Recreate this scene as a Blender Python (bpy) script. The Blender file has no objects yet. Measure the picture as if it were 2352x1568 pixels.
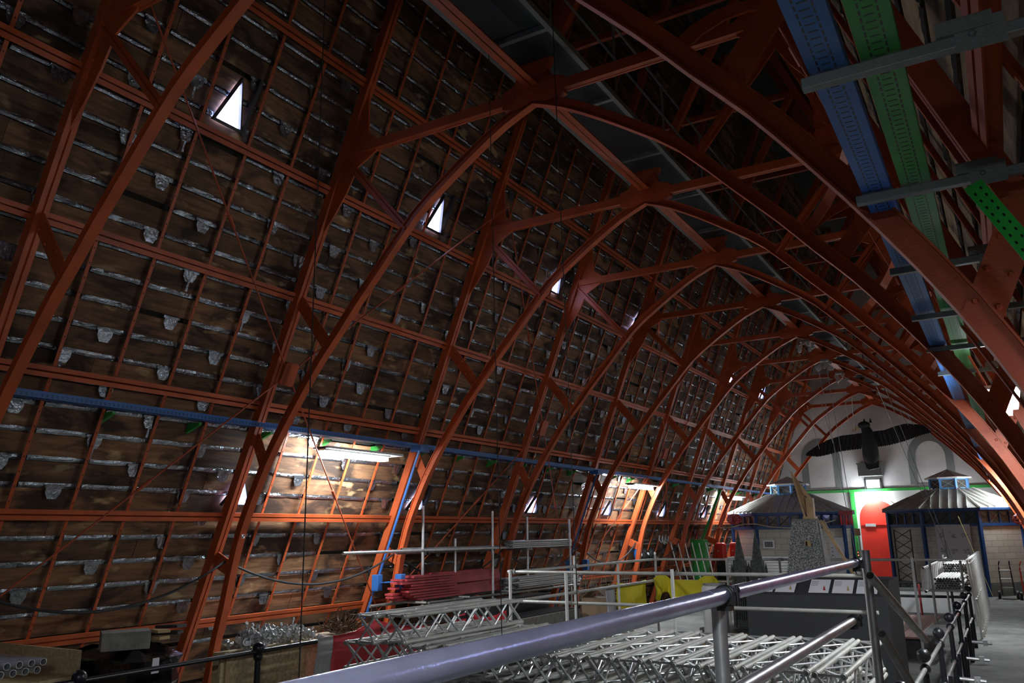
import bpy, bmesh, math, random
from mathutils import Vector, Matrix
random.seed(7)
PI = math.pi
S = bpy.context.scene
COL = S.collection
H = 2.27                      # camera height above the floor
# ------------------------------------------------------------------ camera
YAW, PITCH, ROLL, FPX = -0.5334, 0.2315, -0.0154, 1872.45
fw = Vector((math.sin(YAW)*math.cos(PITCH), math.cos(YAW)*math.cos(PITCH), math.sin(PITCH)))
rt = Vector((math.cos(YAW), -math.sin(YAW), 0)); up = rt.cross(fw)
rt2 = rt*math.cos(ROLL)+up*math.sin(ROLL); up2 = -rt*math.sin(ROLL)+up*math.cos(ROLL)
cd = bpy.data.cameras.new('camera'); cd.sensor_width = 36; cd.lens = FPX/2352*36; cd.clip_start = 0.05; cd.clip_end = 200
cam = bpy.data.objects.new('camera', cd); COL.objects.link(cam); S.camera = cam
m = Matrix((rt2, up2, -fw)).transposed().to_4x4(); m.translation = (0, 0, H); cam.matrix_world = m
# ------------------------------------------------------------------ world + exposure
w = bpy.data.worlds.new('world'); S.world = w; w.use_nodes = True
w.node_tree.nodes['Background'].inputs[0].default_value = (0.55, 0.62, 0.9, 1)
w.node_tree.nodes['Background'].inputs[1].default_value = 0.02
S.view_settings.view_transform = 'Standard'; S.view_settings.look = 'None'
S.view_settings.gamma = 1; S.view_settings.use_curve_mapping = False
S.view_settings.exposure = 0.0
LAMP = 185.0                   # radiance of the fluorescent diffusers
# ------------------------------------------------------------------ geometry helpers
class MB:
    def __init__(s): s.v = []; s.f = []
    def add(s, vs, fs):
        n = len(s.v); s.v += [tuple(x) for x in vs]; s.f += [tuple(i+n for i in f) for f in fs]; return s
    def box(s, c, d, rz=0):
        c = Vector(c); R = Matrix.Rotation(rz, 3, 'Z'); hx, hy, hz = d[0]/2, d[1]/2, d[2]/2
        vs = [c+R@Vector((x*hx, y*hy, z*hz)) for z in (-1, 1) for y in (-1, 1) for x in (-1, 1)]
        return s.add(vs, [(0, 2, 3, 1), (4, 5, 7, 6), (0, 1, 5, 4), (2, 6, 7, 3), (0, 4, 6, 2), (1, 3, 7, 5)])
    def bar(s, p, q, w, h, u=(0, 0, 1)):
        # rectangular bar p->q, h along u, w across
        p = Vector(p); q = Vector(q); d = (q-p).normalized(); u = Vector(u)
        u = u-d*u.dot(d)
        if u.length < 1e-5: u = Vector((1, 0, 0))-d*d.x
        u.normalize(); a = d.cross(u)
        vs = [c+a*(x*w/2)+u*(y*h/2) for c in (p, q) for y in (-1, 1) for x in (-1, 1)]
        return s.add(vs, [(0, 2, 3, 1), (4, 5, 7, 6), (0, 1, 5, 4), (2, 6, 7, 3), (0, 4, 6, 2), (1, 3, 7, 5)])
    def tube(s, p, q, r, n=10, r2=None, hollow=False):
        p = Vector(p); q = Vector(q); d = (q-p).normalized()
        a = d.cross(Vector((0, 0, 1)))
        if a.length < 1e-4: a = Vector((1, 0, 0))
        a.normalize(); b = d.cross(a); r2 = r if r2 is None else r2
        ring = lambda c, rr: [c+a*(rr*math.cos(2*PI*i/n))+b*(rr*math.sin(2*PI*i/n)) for i in range(n)]
        vs = ring(p, r)+ring(q, r2)
        fs = [(i, (i+1) % n, n+(i+1) % n, n+i) for i in range(n)]
        if hollow:
            k = .84
            vs += ring(p, r*k)+ring(q, r2*k)+ring(p+d*min(.25, (q-p).length*.4), r*k)+ring(q-d*min(.25, (q-p).length*.4), r2*k)
            for i in range(n):
                j = (i+1) % n
                fs += [(i, 2*n+i, 2*n+j, j), (n+i, n+j, 3*n+j, 3*n+i), (2*n+i, 4*n+i, 4*n+j, 2*n+j), (3*n+i, 3*n+j, 5*n+j, 5*n+i)]
            fs += [tuple(4*n+i for i in range(n)), tuple(5*n+i for i in range(n))]
        else: fs += [tuple(range(n))[::-1], tuple(n+i for i in range(n))]
        return s.add(vs, fs)
    def path(s, pts, r, n=8):
        pts = [Vector(p) for p in pts]; vs = []; fs = []
        for k, p in enumerate(pts):
            d = (pts[min(k+1, len(pts)-1)]-pts[max(k-1, 0)]).normalized()
            a = d.cross(Vector((0.01, 0.02, 1))); a.normalize(); b = d.cross(a)
            vs += [p+a*(r*math.cos(2*PI*i/n))+b*(r*math.sin(2*PI*i/n)) for i in range(n)]
        for k in range(len(pts)-1):
            fs += [(k*n+i, k*n+(i+1) % n, (k+1)*n+(i+1) % n, (k+1)*n+i) for i in range(n)]
        fs += [tuple(range(n)), tuple((len(pts)-1)*n+i for i in range(n))]
        return s.add(vs, fs)
    def prism(s, poly, off):
        # closed polygon extruded by vector off
        n = len(poly); off = Vector(off); P_ = [Vector(p) for p in poly]
        vs = P_+[p+off for p in P_]
        return s.add(vs, [tuple(range(n)), tuple(n+i for i in range(n))[::-1]]+[(i, n+i, n+(i+1) % n, (i+1) % n) for i in range(n)])
    def ball(s, c, r, n=10, sq=(1, 1, 1), half=False):
        c = Vector(c); vs = []; fs = []; m_ = n//2
        for j in range(1, m_):
            t = PI*j/m_
            vs += [c+Vector((r*sq[0]*math.sin(t)*math.cos(2*PI*i/n), r*sq[1]*math.sin(t)*math.sin(2*PI*i/n), r*sq[2]*math.cos(t))) for i in range(n)]
        for j in range(m_-2): fs += [(j*n+i, j*n+(i+1) % n, (j+1)*n+(i+1) % n, (j+1)*n+i) for i in range(n)]
        k = len(vs); vs += [c+Vector((0, 0, r*sq[2])), c-Vector((0, 0, r*sq[2]))]
        fs += [(k, (i+1) % n, i) for i in range(n)]+[(k+1, (m_-2)*n+i, (m_-2)*n+(i+1) % n) for i in range(n)]
        return s.add(vs, fs)
    def lathe(s, c, prof, n=12):
        c = Vector(c); vs = []; fs = []
        for r, z in prof: vs += [c+Vector((r*math.cos(2*PI*i/n), r*math.sin(2*PI*i/n), z)) for i in range(n)]
        for j in range(len(prof)-1): fs += [(j*n+i, j*n+(i+1) % n, (j+1)*n+(i+1) % n, (j+1)*n+i) for i in range(n)]
        fs += [tuple(range(n))[::-1], tuple((len(prof)-1)*n+i for i in range(n))]
        return s.add(vs, fs)
    def grid(s, rows):
        h, w_ = len(rows), len(rows[0])
        return s.add([p for r in rows for p in r], [(j*w_+i, j*w_+i+1, (j+1)*w_+i+1, (j+1)*w_+i) for j in range(h-1) for i in range(w_-1)])
    def mark(s): s.cut = len(s.f); return s
    def build(s, name, mat, parent=None, smooth=False, bevel=0, mat2=None):
        me = bpy.data.meshes.new(name)
        loc = Vector((0, 0, 0))
        if parent is not None: loc = wloc(parent)
        me.from_pydata([Vector(v)-loc for v in s.v], [], s.f); me.update()
        bm = bmesh.new(); bm.from_mesh(me); bmesh.ops.recalc_face_normals(bm, faces=bm.faces); bm.to_mesh(me); bm.free()
        me.materials.append(mat)
        if mat2 is not None:
            me.materials.append(mat2)
            for i, p in enumerate(me.polygons):
                if i >= s.cut: p.material_index = 1
        if smooth:
            for p in me.polygons: p.use_smooth = True
            try: me.set_sharp_from_angle(angle=math.radians(40))
            except Exception: pass
        o = bpy.data.objects.new(name, me); COL.objects.link(o)
        if parent is not None: o.parent = parent
        if bevel:
            b = o.modifiers.new('bevel', 'BEVEL'); b.width = bevel; b.segments = 2; b.limit_method = 'ANGLE'
        return o
def wloc(o):
    l = Vector((0, 0, 0))
    while o is not None: l += Vector(o.location); o = o.parent
    return l
def tag(o, label=None, cat=None, group=None, kind=None):
    if label: o['label'] = label
    if cat: o['category'] = cat
    if group: o['group'] = group
    if kind: o['kind'] = kind
    return o
def thing(name, loc, label, cat, group=None):
    o = bpy.data.objects.new(name, None); COL.objects.link(o); o.location = loc; o.empty_display_size = .1
    return tag(o, label, cat, group)
def kids(o): return [c for c in COL.objects if c.parent == o]
def copy_tree(o, parent=None):
    c = o.copy(); COL.objects.link(c); c.parent = parent
    for ch in kids(o): copy_tree(ch, c)
    return c
def V(*a): return Vector(a[0]) if len(a) == 1 else Vector(a)
ORD = ['first', 'second', 'third', 'fourth', 'fifth', 'sixth', 'seventh', 'eighth', 'ninth', 'tenth', 'eleventh', 'twelfth']
# ------------------------------------------------------------------ materials
def nt(name):
    mt = bpy.data.materials.new(name); mt.use_nodes = True; t = mt.node_tree
    return mt, t, t.nodes['Principled BSDF']
def lnk(t, a, b): t.links.new(a, b)
def mat(name, col, rough=.5, metal=0, var=.15, scale=6, bump=0, bscale=40, spec=.5, dirt=None, dirtamt=.5):
    mt, t, b = nt(name)
    tc = t.nodes.new('ShaderNodeTexCoord'); n = t.nodes.new('ShaderNodeTexNoise'); n.inputs['Scale'].default_value = scale; n.inputs['Detail'].default_value = 5
    lnk(t, tc.outputs['Object'], n.inputs['Vector'])
    r = t.nodes.new('ShaderNodeValToRGB'); e = r.color_ramp.elements
    e[0].position = .3; e[1].position = .7
    e[0].color = tuple(c*(1-var) for c in col)+(1,); e[1].color = tuple(min(1, c*(1+var)) for c in col)+(1,)
    if dirt: e[0].color = tuple(c*(1-dirtamt)+d*dirtamt for c, d in zip(col, dirt))+(1,)
    lnk(t, n.outputs['Fac'], r.inputs['Fac']); lnk(t, r.outputs['Color'], b.inputs['Base Color'])
    b.inputs['Roughness'].default_value = rough; b.inputs['Metallic'].default_value = metal
    b.inputs['Specular IOR Level'].default_value = spec
    if bump:
        n2 = t.nodes.new('ShaderNodeTexNoise'); n2.inputs['Scale'].default_value = bscale; n2.inputs['Detail'].default_value = 4
        lnk(t, tc.outputs['Object'], n2.inputs['Vector'])
        bp = t.nodes.new('ShaderNodeBump'); bp.inputs['Strength'].default_value = bump; bp.inputs['Distance'].default_value = .02
        lnk(t, n2.outputs['Fac'], bp.inputs['Height']); lnk(t, bp.outputs['Normal'], b.inputs['Normal'])
    return mt
def emit(name, col, s):
    mt, t, b = nt(name); b.inputs['Base Color'].default_value = col+(1,)
    b.inputs['Emission Color'].default_value = col+(1,); b.inputs['Emission Strength'].default_value = s
    return mt
M = {}
M['red'] = mat('red_lead_paint', (.47, .088, .022), .48, 0, .18, 3, .12, 60)
M['rod'] = mat('red_rod_paint', (.42, .08, .03), .5, 0, .2, 8)
M['lead'] = mat('lead_sheet', (.30, .35, .39), .22, .92, .3, 10, .9, 22)
M['steel'] = mat('galvanised_steel', (.60, .61, .60), .38, .6, .12, 14, .05, 60)
M['steeld'] = mat('weathered_galvanised_steel', (.34, .34, .32), .5, .7, .25, 9, .1, 60)
M['alu'] = mat('aluminium_tube', (.50, .50, .455), .45, .35, .15, 7)
M['tubebig'] = mat('polished_scaffold_tube', (.56, .58, .80), .24, .45, .22, 5, .06, 70)
M['blackpaint'] = mat('black_paint', (.012, .013, .016), .35, 0, .2, 5)
M['iron'] = mat('dark_iron', (.06, .06, .062), .42, .6, .3, 8)
M['navy'] = mat('navy_paint', (.012, .060, .20), .42, 0, .12, 4)
M['blue'] = mat('blue_paint', (.035, .15, .44), .42, 0, .12, 4)
M['lightblue'] = mat('light_blue_paint', (.12, .34, .70), .45, 0, .12, 4)
M['green'] = mat('green_paint', (.03, .30, .05), .42, 0, .15, 4)
M['strut'] = mat('grey_strut_channel', (.20, .23, .23), .5, .5, .1, 60, .1, 120)
M['white'] = mat('white_paint', (.72, .73, .70), .5, 0, .08, 3)
M['paper'] = mat('paper', (.80, .80, .82), .6, 0, .03, 3)
M['dred'] = mat('bright_red_paint', (.68, .035, .02), .4, 0, .1, 3)
M['maroon'] = mat('dark_red_board', (.36, .045, .05), .55, 0, .3, 2.5)
M['yellow'] = mat('yellow_cloth', (.85, .74, .03), .7, 0, .08, 3)
M['redcloth'] = mat('red_tarpaulin', (.62, .03, .045), .5, 0, .12, 2.5)
M['greycloth'] = mat('grey_cloth', (.50, .50, .50), .8, 0, .1, 3)
M['rope'] = mat('thin_black_rope', (.03, .025, .02), .8)
M['wire'] = mat('wire_rope', (.45, .45, .45), .45, .6)
M['cable'] = mat('black_rubber_cable', (.025, .028, .03), .45)
M['timber'] = mat('pale_timber', (.50, .34, .17), .6, 0, .25, 6)
M['card'] = mat('brown_cardboard', (.36, .25, .15), .75, 0, .12, 3)
M['osb'] = mat('chipboard', (.52, .40, .22), .7, 0, .3, 26)
M['foil'] = mat('black_shrink_film', (.006, .006, .008), .12, 0, .2, 5, .6, 9)
M['concreteblk'] = mat('grey_concrete_block', (.22, .21, .18), .85, 0, .25, 12, .3, 50)
M['soot'] = mat('black_feathers', (.010, .011, .014), .7, 0, .3, 8, .4, 40)
M['drape'] = mat('charcoal_drape', (.035, .036, .038), .75, 0, .1, 3)
M['model'] = mat('patinated_model_stone', (.065, .075, .062), .7, 0, .45, 18, .6, 60)
M['twig'] = mat('dry_twigs', (.13, .075, .035), .8)
M['platform'] = mat('reddish_plank_platform', (.33, .17, .13), .6, 0, .2, 4)
M['walk'] = mat('dark_walkway_deck', (.035, .045, .05), .7, 0, .2, 3)
M['walkf'] = mat('grey_walkway_frame', (.20, .23, .22), .6, .2)
M['greypaint'] = mat('grey_wall_paint', (.17, .18, .17), .7, 0, .1, 3)
M['rubber'] = mat('black_rubber', (.015, .015, .015), .6)
M['tube_white'] = mat('whitish_tube', (.66, .66, .62), .5, .1, .12, 5)
M['sheetroof'] = mat('grey_seamed_sheet', (.50, .50, .46), .5, .25, .12, 3)
M['window'] = emit('daylight_pane', (.50, .56, 1.0), 20)
M['lamp'] = emit('fluorescent_diffuser', (.86, .93, 1.0), LAMP)
M['led'] = emit('red_pilot_light', (1, .12, .04), 6)
M['glass'] = mat('dark_glazing', (.10, .10, .09), .12, 0, .3, 4)
def m_speckle():
    mt, t, b = nt('speckled_granite')
    tc = t.nodes.new('ShaderNodeTexCoord'); v = t.nodes.new('ShaderNodeTexNoise'); v.inputs['Scale'].default_value = 55; v.inputs['Detail'].default_value = 2
    r = t.nodes.new('ShaderNodeValToRGB'); e = r.color_ramp.elements; e[0].position = .47; e[0].color = (.10, .115, .11, 1); e[1].position = .6; e[1].color = (.50, .50, .46, 1)
    lnk(t, tc.outputs['Object'], v.inputs['Vector']); lnk(t, v.outputs['Fac'], r.inputs['Fac']); lnk(t, r.outputs['Color'], b.inputs['Base Color']); b.inputs['Roughness'].default_value = .7
    return mt
M['speckle'] = m_speckle()
def m_brick():
    mt, t, b = nt('white_painted_brick')
    tc = t.nodes.new('ShaderNodeTexCoord'); mp = t.nodes.new('ShaderNodeMapping'); mp.inputs['Rotation'].default_value = (PI/2, 0, 0)
    br = t.nodes.new('ShaderNodeTexBrick'); br.inputs['Scale'].default_value = 1; br.inputs['Brick Width'].default_value = .46; br.inputs['Row Height'].default_value = .2
    br.inputs['Mortar Size'].default_value = .008; br.inputs['Color1'].default_value = (.60, .56, .47, 1); br.inputs['Color2'].default_value = (.50, .47, .39, 1); br.inputs['Mortar'].default_value = (.30, .28, .23, 1)
    lnk(t, tc.outputs['Object'], mp.inputs[0]); lnk(t, mp.outputs[0], br.inputs['Vector']); lnk(t, br.outputs['Color'], b.inputs['Base Color']); b.inputs['Roughness'].default_value = .65
    return mt
M['brick'] = m_brick()
M['sketch'] = mat('grey_sketch_wash', (.33, .33, .35), .7)
def m_floor():
    mt, t, b = nt('dusty_grey_screed')
    tc = t.nodes.new('ShaderNodeTexCoord'); n = t.nodes.new('ShaderNodeTexNoise'); n.inputs['Scale'].default_value = 1.1; n.inputs['Detail'].default_value = 9; n.inputs['Roughness'].default_value = .7
    r = t.nodes.new('ShaderNodeValToRGB'); e = r.color_ramp.elements; e[0].position = .32; e[0].color = (.085, .085, .075, 1); e[1].position = .62; e[1].color = (.25, .26, .235, 1)
    lnk(t, tc.outputs['Object'], n.inputs['Vector']); lnk(t, n.outputs['Fac'], r.inputs['Fac']); lnk(t, r.outputs['Color'], b.inputs['Base Color']); b.inputs['Roughness'].default_value = .75
    n2 = t.nodes.new('ShaderNodeTexNoise'); n2.inputs['Scale'].default_value = 30; n2.inputs['Detail'].default_value = 6; bp = t.nodes.new('ShaderNodeBump'); bp.inputs['Strength'].default_value = .3; bp.inputs['Distance'].default_value = .02
    lnk(t, tc.outputs['Object'], n2.inputs['Vector']); lnk(t, n2.outputs['Fac'], bp.inputs['Height']); lnk(t, bp.outputs['Normal'], b.inputs['Normal'])
    return mt
M['floor'] = m_floor()
def m_plaster():
    mt, t, b = nt('old_white_plaster')
    tc = t.nodes.new('ShaderNodeTexCoord'); n = t.nodes.new('ShaderNodeTexNoise'); n.inputs['Scale'].default_value = .55; n.inputs['Detail'].default_value = 6
    r = t.nodes.new('ShaderNodeValToRGB'); e = r.color_ramp.elements; e[0].position = .34; e[0].color = (.42, .40, .39, 1); e[1].position = .6; e[1].color = (.62, .61, .58, 1)
    lnk(t, tc.outputs['Object'], n.inputs['Vector']); lnk(t, n.outputs['Fac'], r.inputs['Fac']); lnk(t, r.outputs['Color'], b.inputs['Base Color']); b.inputs['Roughness'].default_value = .85
    return mt
M['plaster'] = m_plaster()
def m_planks(name, lo, hi):
    # local x runs along the hall; board grain follows it, each board its own tone, dark stains and pale scars
    mt, t, b = nt(name)
    tc = t.nodes.new('ShaderNodeTexCoord')
    mp = t.nodes.new('ShaderNodeMapping'); mp.inputs['Scale'].default_value = (5, .5, 5); lnk(t, tc.outputs['Object'], mp.inputs[0])
    g = t.nodes.new('ShaderNodeTexNoise'); g.inputs['Scale'].default_value = 3; g.inputs['Detail'].default_value = 8; g.inputs['Roughness'].default_value = .65; lnk(t, mp.outputs[0], g.inputs['Vector'])
    r = t.nodes.new('ShaderNodeValToRGB'); e = r.color_ramp.elements; e[0].position = .25; e[0].color = tuple(lo)+(1,); e[1].position = .75; e[1].color = tuple(hi)+(1,)
    lnk(t, g.outputs['Fac'], r.inputs['Fac'])
    n = t.nodes.new('ShaderNodeTexNoise'); n.inputs['Scale'].default_value = 1.1; n.inputs['Detail'].default_value = 7; n.inputs['Roughness'].default_value = .6; n.inputs['Distortion'].default_value = .8
    mp2 = t.nodes.new('ShaderNodeMapping'); mp2.inputs['Scale'].default_value = (2.2, .8, 2.2); lnk(t, tc.outputs['Object'], mp2.inputs[0]); lnk(t, mp2.outputs[0], n.inputs['Vector'])
    r2 = t.nodes.new('ShaderNodeValToRGB'); e = r2.color_ramp.elements; e[0].position = .40; e[0].color = (.12, .11, .10, 1); e[1].position = .54; e[1].color = (1, 1, 1, 1)
    lnk(t, n.outputs['Fac'], r2.inputs['Fac'])
    mx = t.nodes.new('ShaderNodeMixRGB'); mx.blend_type = 'MULTIPLY'; mx.inputs[0].default_value = .9; lnk(t, r.outputs['Color'], mx.inputs[1]); lnk(t, r2.outputs['Color'], mx.inputs[2])
    n3 = t.nodes.new('ShaderNodeTexNoise'); n3.inputs['Scale'].default_value = 2.6; n3.inputs['Detail'].default_value = 3; lnk(t, mp2.outputs[0], n3.inputs['Vector'])
    r3 = t.nodes.new('ShaderNodeValToRGB'); e = r3.color_ramp.elements; e[0].position = .62; e[0].color = (0, 0, 0, 1); e[1].position = .70; e[1].color = (1, 1, 1, 1); lnk(t, n3.outputs['Fac'], r3.inputs['Fac'])
    mx2 = t.nodes.new('ShaderNodeMixRGB'); lnk(t, r3.outputs['Color'], mx2.inputs[0]); lnk(t, mx.outputs['Color'], mx2.inputs[1]); mx2.inputs[2].default_value = (.42, .28, .14, 1)
    at = t.nodes.new('ShaderNodeAttribute'); at.attribute_name = 'tone'
    mx3 = t.nodes.new('ShaderNodeMixRGB'); mx3.blend_type = 'MULTIPLY'; mx3.inputs[0].default_value = 1; lnk(t, mx2.outputs['Color'], mx3.inputs[1]); lnk(t, at.outputs['Color'], mx3.inputs[2])
    lnk(t, mx3.outputs['Color'], b.inputs['Base Color']); b.inputs['Roughness'].default_value = .75
    bp = t.nodes.new('ShaderNodeBump'); bp.inputs['Strength'].default_value = .4; bp.inputs['Distance'].default_value = .02; lnk(t, g.outputs['Fac'], bp.inputs['Height']); lnk(t, bp.outputs['Normal'], b.inputs['Normal'])
    return mt
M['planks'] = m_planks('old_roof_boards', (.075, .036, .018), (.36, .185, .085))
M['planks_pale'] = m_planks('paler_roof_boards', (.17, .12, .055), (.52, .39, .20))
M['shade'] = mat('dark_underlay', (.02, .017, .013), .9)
# ------------------------------------------------------------------ hall coordinates
D = 3.6                                  # truss spacing
XC = -1.18*D                             # centre line of the hall
TY = [(2.17+k)*D for k in range(-1, 9)]  # the ten trusses
Y0, Y1 = -7.0, 38.2
def hw(z, off=0): return 1.3832*D+off-.4*z           # half width of the roof slope at height z over the camera
def RP(s, off, z, y): return V(XC+s*hw(z, off*1.077), y, z+H)
SL = {-1: V(.4, 0, 1).normalized(), 1: V(-.4, 0, 1).normalized()}   # up the slope
IN = {-1: V(1, 0, -.4).normalized(), 1: V(-1, 0, -.4).normalized()} # into the hall
ZR = 1.3832*D/.4                         # ridge height over the camera
# rib profile (offset from centre line, height over camera)
RIB = [(0, 1.39), (.108, 1.345), (.223, 1.278), (.355, 1.19), (.482, 1.095), (.635, .932), (.745, .815), (.833, .712), (.915, .62), (.995, .515), (1.08, .395), (1.157, .272), (1.222, .145), (1.275, .02), (1.312, -.11), (1.343, -.257), (1.372, -.36), (1.392, -.471), (1.408, -.55), (1.418, -.63)]
RIB = [(a*D, b*D) for a, b in RIB]
def ribx(z):
    for (a, b), (c, d) in zip(RIB, RIB[1:]):
        if b >= z >= d: return a+(c-a)*(b-z)/(b-d)
    return RIB[-1][0]
def smooth_path(P):
    out = []
    for i in range(len(P)-1):
        p0, p1, p2, p3 = P[max(i-1, 0)], P[i], P[i+1], P[min(i+2, len(P)-1)]
        for t in (0, .5):
            out.append(tuple(.5*(2*b+(c-a)*t+(2*a-5*b+4*c-d)*t*t+(-a+3*b-3*c+d)*t**3) for a, b, c, d in zip(p0, p1, p2, p3)))
    return out+[P[-1]]
def sweep(mb, pts, nrm, n0, n1, y0, y1, y):
    vs = []; fs = []
    for (x, z), (nx, nz) in zip(pts, nrm):
        for (a, b) in ((n0, y0), (n1, y0), (n1, y1), (n0, y1)): vs.append((x+nx*a, y+b, z+nz*a))
    k = len(pts)
    for i in range(k-1):
        for j in range(4): fs.append((i*4+j, i*4+(j+1) % 4, (i+1)*4+(j+1) % 4, (i+1)*4+j))
    fs += [(0, 1, 2, 3), tuple((k-1)*4+j for j in range(4))]
    mb.add(vs, fs)
def rivets(mb, p, q, n, y, r=.016, side=-1, cross=None):
    p = V(*p); q = V(*q)
    for i in range(n):
        c = p+(q-p)*((i+.5)/n)
        for s in ((-1, 1) if cross else (0,)):
            d = c+(V(*cross)*s if cross else V(0, 0, 0)); mb.ball((d.x, y, d.z), r, 6, (1, .8, 1))
# ------------------------------------------------------------------ setting: floor, roof slopes, gable
fl = MB().box((XC, 15.6, -.05), (15.2, 45.6, .1)).build('floor', M['floor']); tag(fl, kind='structure')
def colour_attr(o, vals):
    a = o.data.color_attributes.new('tone', 'FLOAT_COLOR', 'CORNER')
    for p, c in zip(o.data.polygons, vals):
        for li in p.loop_indices: a.data[li].color = (c, c, c, 1)
PITCHB = .31
def slope(s, name):
    off = .26
    mb = MB(); y0, y1 = Y0, Y1
    a, b = RP(s, off+.05, -H, y0), RP(s, off+.05, ZR-.3, y0); t = -IN[s]*.06
    mb.prism([a, b, b+t, a+t], (0, y1-y0, 0))
    root = mb.build(name, M['shade']); tag(root, kind='structure')
    L = (ZR+H)*1.077; n = int(L/PITCHB)
    pb = MB(); tones = []
    for i in range(n):
        z0 = -H+(i*PITCHB+.03)/1.077; z1 = -H+(i*PITCHB+PITCHB-.035)/1.077
        y = y0
        while y < y1-.05:
            ye = min(y1, y+random.uniform(2.4, 5.2))
            dz = random.uniform(-.004, .004)
            p, q = RP(s, off+dz, z0, y), RP(s, off+dz, z1, y); tt = -IN[s]*.03
            pb.prism([p, q, q+tt, p+tt], (0, ye-y-.006, 0)); v = random.uniform(.55, 1.2); tones += [v]*6; y = ye
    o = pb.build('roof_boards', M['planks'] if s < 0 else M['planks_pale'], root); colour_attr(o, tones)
    # crinkled strips in the gaps: lead on the left slope, plain dark on the right
    lb = MB()
    for i in range(1, n):
        z = -H+(i*PITCHB)/1.077
        y = y0+.48
        k = 0
        while y < y1-.1:
            yb = y+.70
            p = RP(s, off-.006, z-.026, 0); q = RP(s, off-.006, z+.028, 0); rows = []
            for (c, h_) in ((p, -1), (q, 1)):
                row = []
                for j in range(8):
                    row.append(V(c.x, min(yb, y1)-(.70)*(1-j/7.)*.97 if False else y+.66*j/7., c.z)+IN[s]*random.uniform(0, .010)+SL[s]*random.uniform(-.004, .004))
                rows.append(row)
            # middle row bulging a little
            mid = [(u+v_)/2+IN[s]*random.uniform(.002, .014) for u, v_ in zip(rows[0], rows[1])]
            if not (z < -1.1 and random.random() < .6) and random.random() > .04: lb.grid([rows[0], mid, rows[1]])
            y += .72; k += 1
    lb.build('gap_strips', M['lead'] if s < 0 else M['shade'], root)
    return root, n
WL, NB = slope(-1, 'wall_left')
WR, _ = slope(1, 'wall_right')
tag(MB().box((XC, (Y0+Y1)/2, ZR+H-.75), (1.9, Y1-Y0, .06)).build('ceiling', M['shade']), kind='structure')
# lead tabs hanging from the strips on the left slope
def tab_mesh(mb, s, y, z, w_=.18, h_=.14, tagstrip=False):
    c = RP(s, .235, z, y); u = SL[s]; n = IN[s]
    pts = [(-.5, .18), (.5, .18), (.5, -.35), (.28, -.85), (-.28, -.85), (-.5, -.35)]
    vs = [c+V(0, a*w_, 0)+u*(b*h_)+n*(.012+.02*(b < 0)*abs(b)) for a, b in pts]
    mb.prism(vs, -n*.004)
    mb.bar(c+V(0, -w_*.62, 0)+u*h_*.2+n*.012, c+V(0, w_*.62, 0)+u*h_*.2+n*.012, .03, .012, n)
    if tagstrip: mb.bar(c-u*h_*.75+n*.03, c-u*h_*1.7+n*.035, .028, .004, n)
tabs = []
for i in range(3, int((1.8*D+H)*1.077/PITCHB)):
    z = -H+(i*PITCHB-.03)/1.077
    if z < -1.2: continue
    for j in range(0, 58):
        if (j+i) % 2: continue
        if random.random() < .22: continue
        y = -.2+.72*j+random.uniform(-.18, .18)
        if y > 37.5 or y < .8: continue
        tabs.append((V(RP(-1, .2, z, y)-V(0, 0, H)).length, y, z))
tabs.sort()
for d_, y, z in tabs[:100]:
    mb = MB(); tab_mesh(mb, -1, y, z, tagstrip=(random.random() < .15)); mb.build('lead_tab', M['lead'], WL)
mb = MB()
for d_, y, z in tabs[100:]: tab_mesh(mb, -1, y, z)
tag(mb.build('lead_tabs', M['lead'], WL), kind='stuff')
# gable
gy = 38.1
gb = MB()
pr_ = [V(XC-hw(-H, .9), gy, 0), V(XC+hw(-H, .9), gy, 0), V(XC+.9, gy, ZR+.1+H), V(XC-.9, gy, ZR+.1+H)]
gb.prism(pr_, (0, .3, 0)); wb = gb.build('wall_back', M['plaster']); tag(wb, kind='structure')
# grey painted bands outlining the two blind lancets
def band(x0, x1, z0, zt, w_=.30):
    mb = MB(); z0 += H; zt += H; r = (x1-x0)/2; cx = (x0+x1)/2; zs = zt-r*1.15
    out = [(x0, z0), (x0, zs)]+[(cx-r*math.cos(a), zs+1.15*r*math.sin(a)) for a in [PI*i/12 for i in range(1, 12)]]+[(x1, zs), (x1, z0)]
    ri = r-w_
    inn = [(cx-ri, z0), (cx-ri, zs)]+[(cx-ri*math.cos(a), zs+1.15*ri*math.sin(a)) for a in [PI*i/12 for i in range(1, 12)]]+[(cx+ri, zs), (cx+ri, z0)]
    k = len(out)
    for i in range(k-1): mb.prism([V(out[i][0], gy-.012, out[i][1]), V(out[i+1][0], gy-.012, out[i+1][1]), V(inn[i+1][0], gy-.012, inn[i+1][1]), V(inn[i][0], gy-.012, inn[i][1])], (0, .02, 0))
    mb.box((cx, gy-.02, z0), (x1-x0-.3, .05, .06))
    return mb.build('blind_lancet_band', M['greypaint'], wb)
band(-7.62, -5.95, 1.7, 3.9); band(-3.30, -1.60, 1.75, 3.85)
mb = MB().box((-3.6, gy-.06, 1.57+H), (8.6, .1, .11)); mb.build('green_beam', M['green'], wb)
MB().box((-5.62, gy-.06, (1.52+H)/2), (.17, .1, 1.52+H)).build('green_post', M['green'], wb)
MB().box((-5.62, gy-.13, H-1.05), (.09, .05, .3)).build('switch_box', M['blackpaint'], wb)
for dz in (-.98, -1.1): MB().ball((-5.62, gy-.17, H+dz), .022, 8).build('pilot_light', M['led'], wb)
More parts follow.
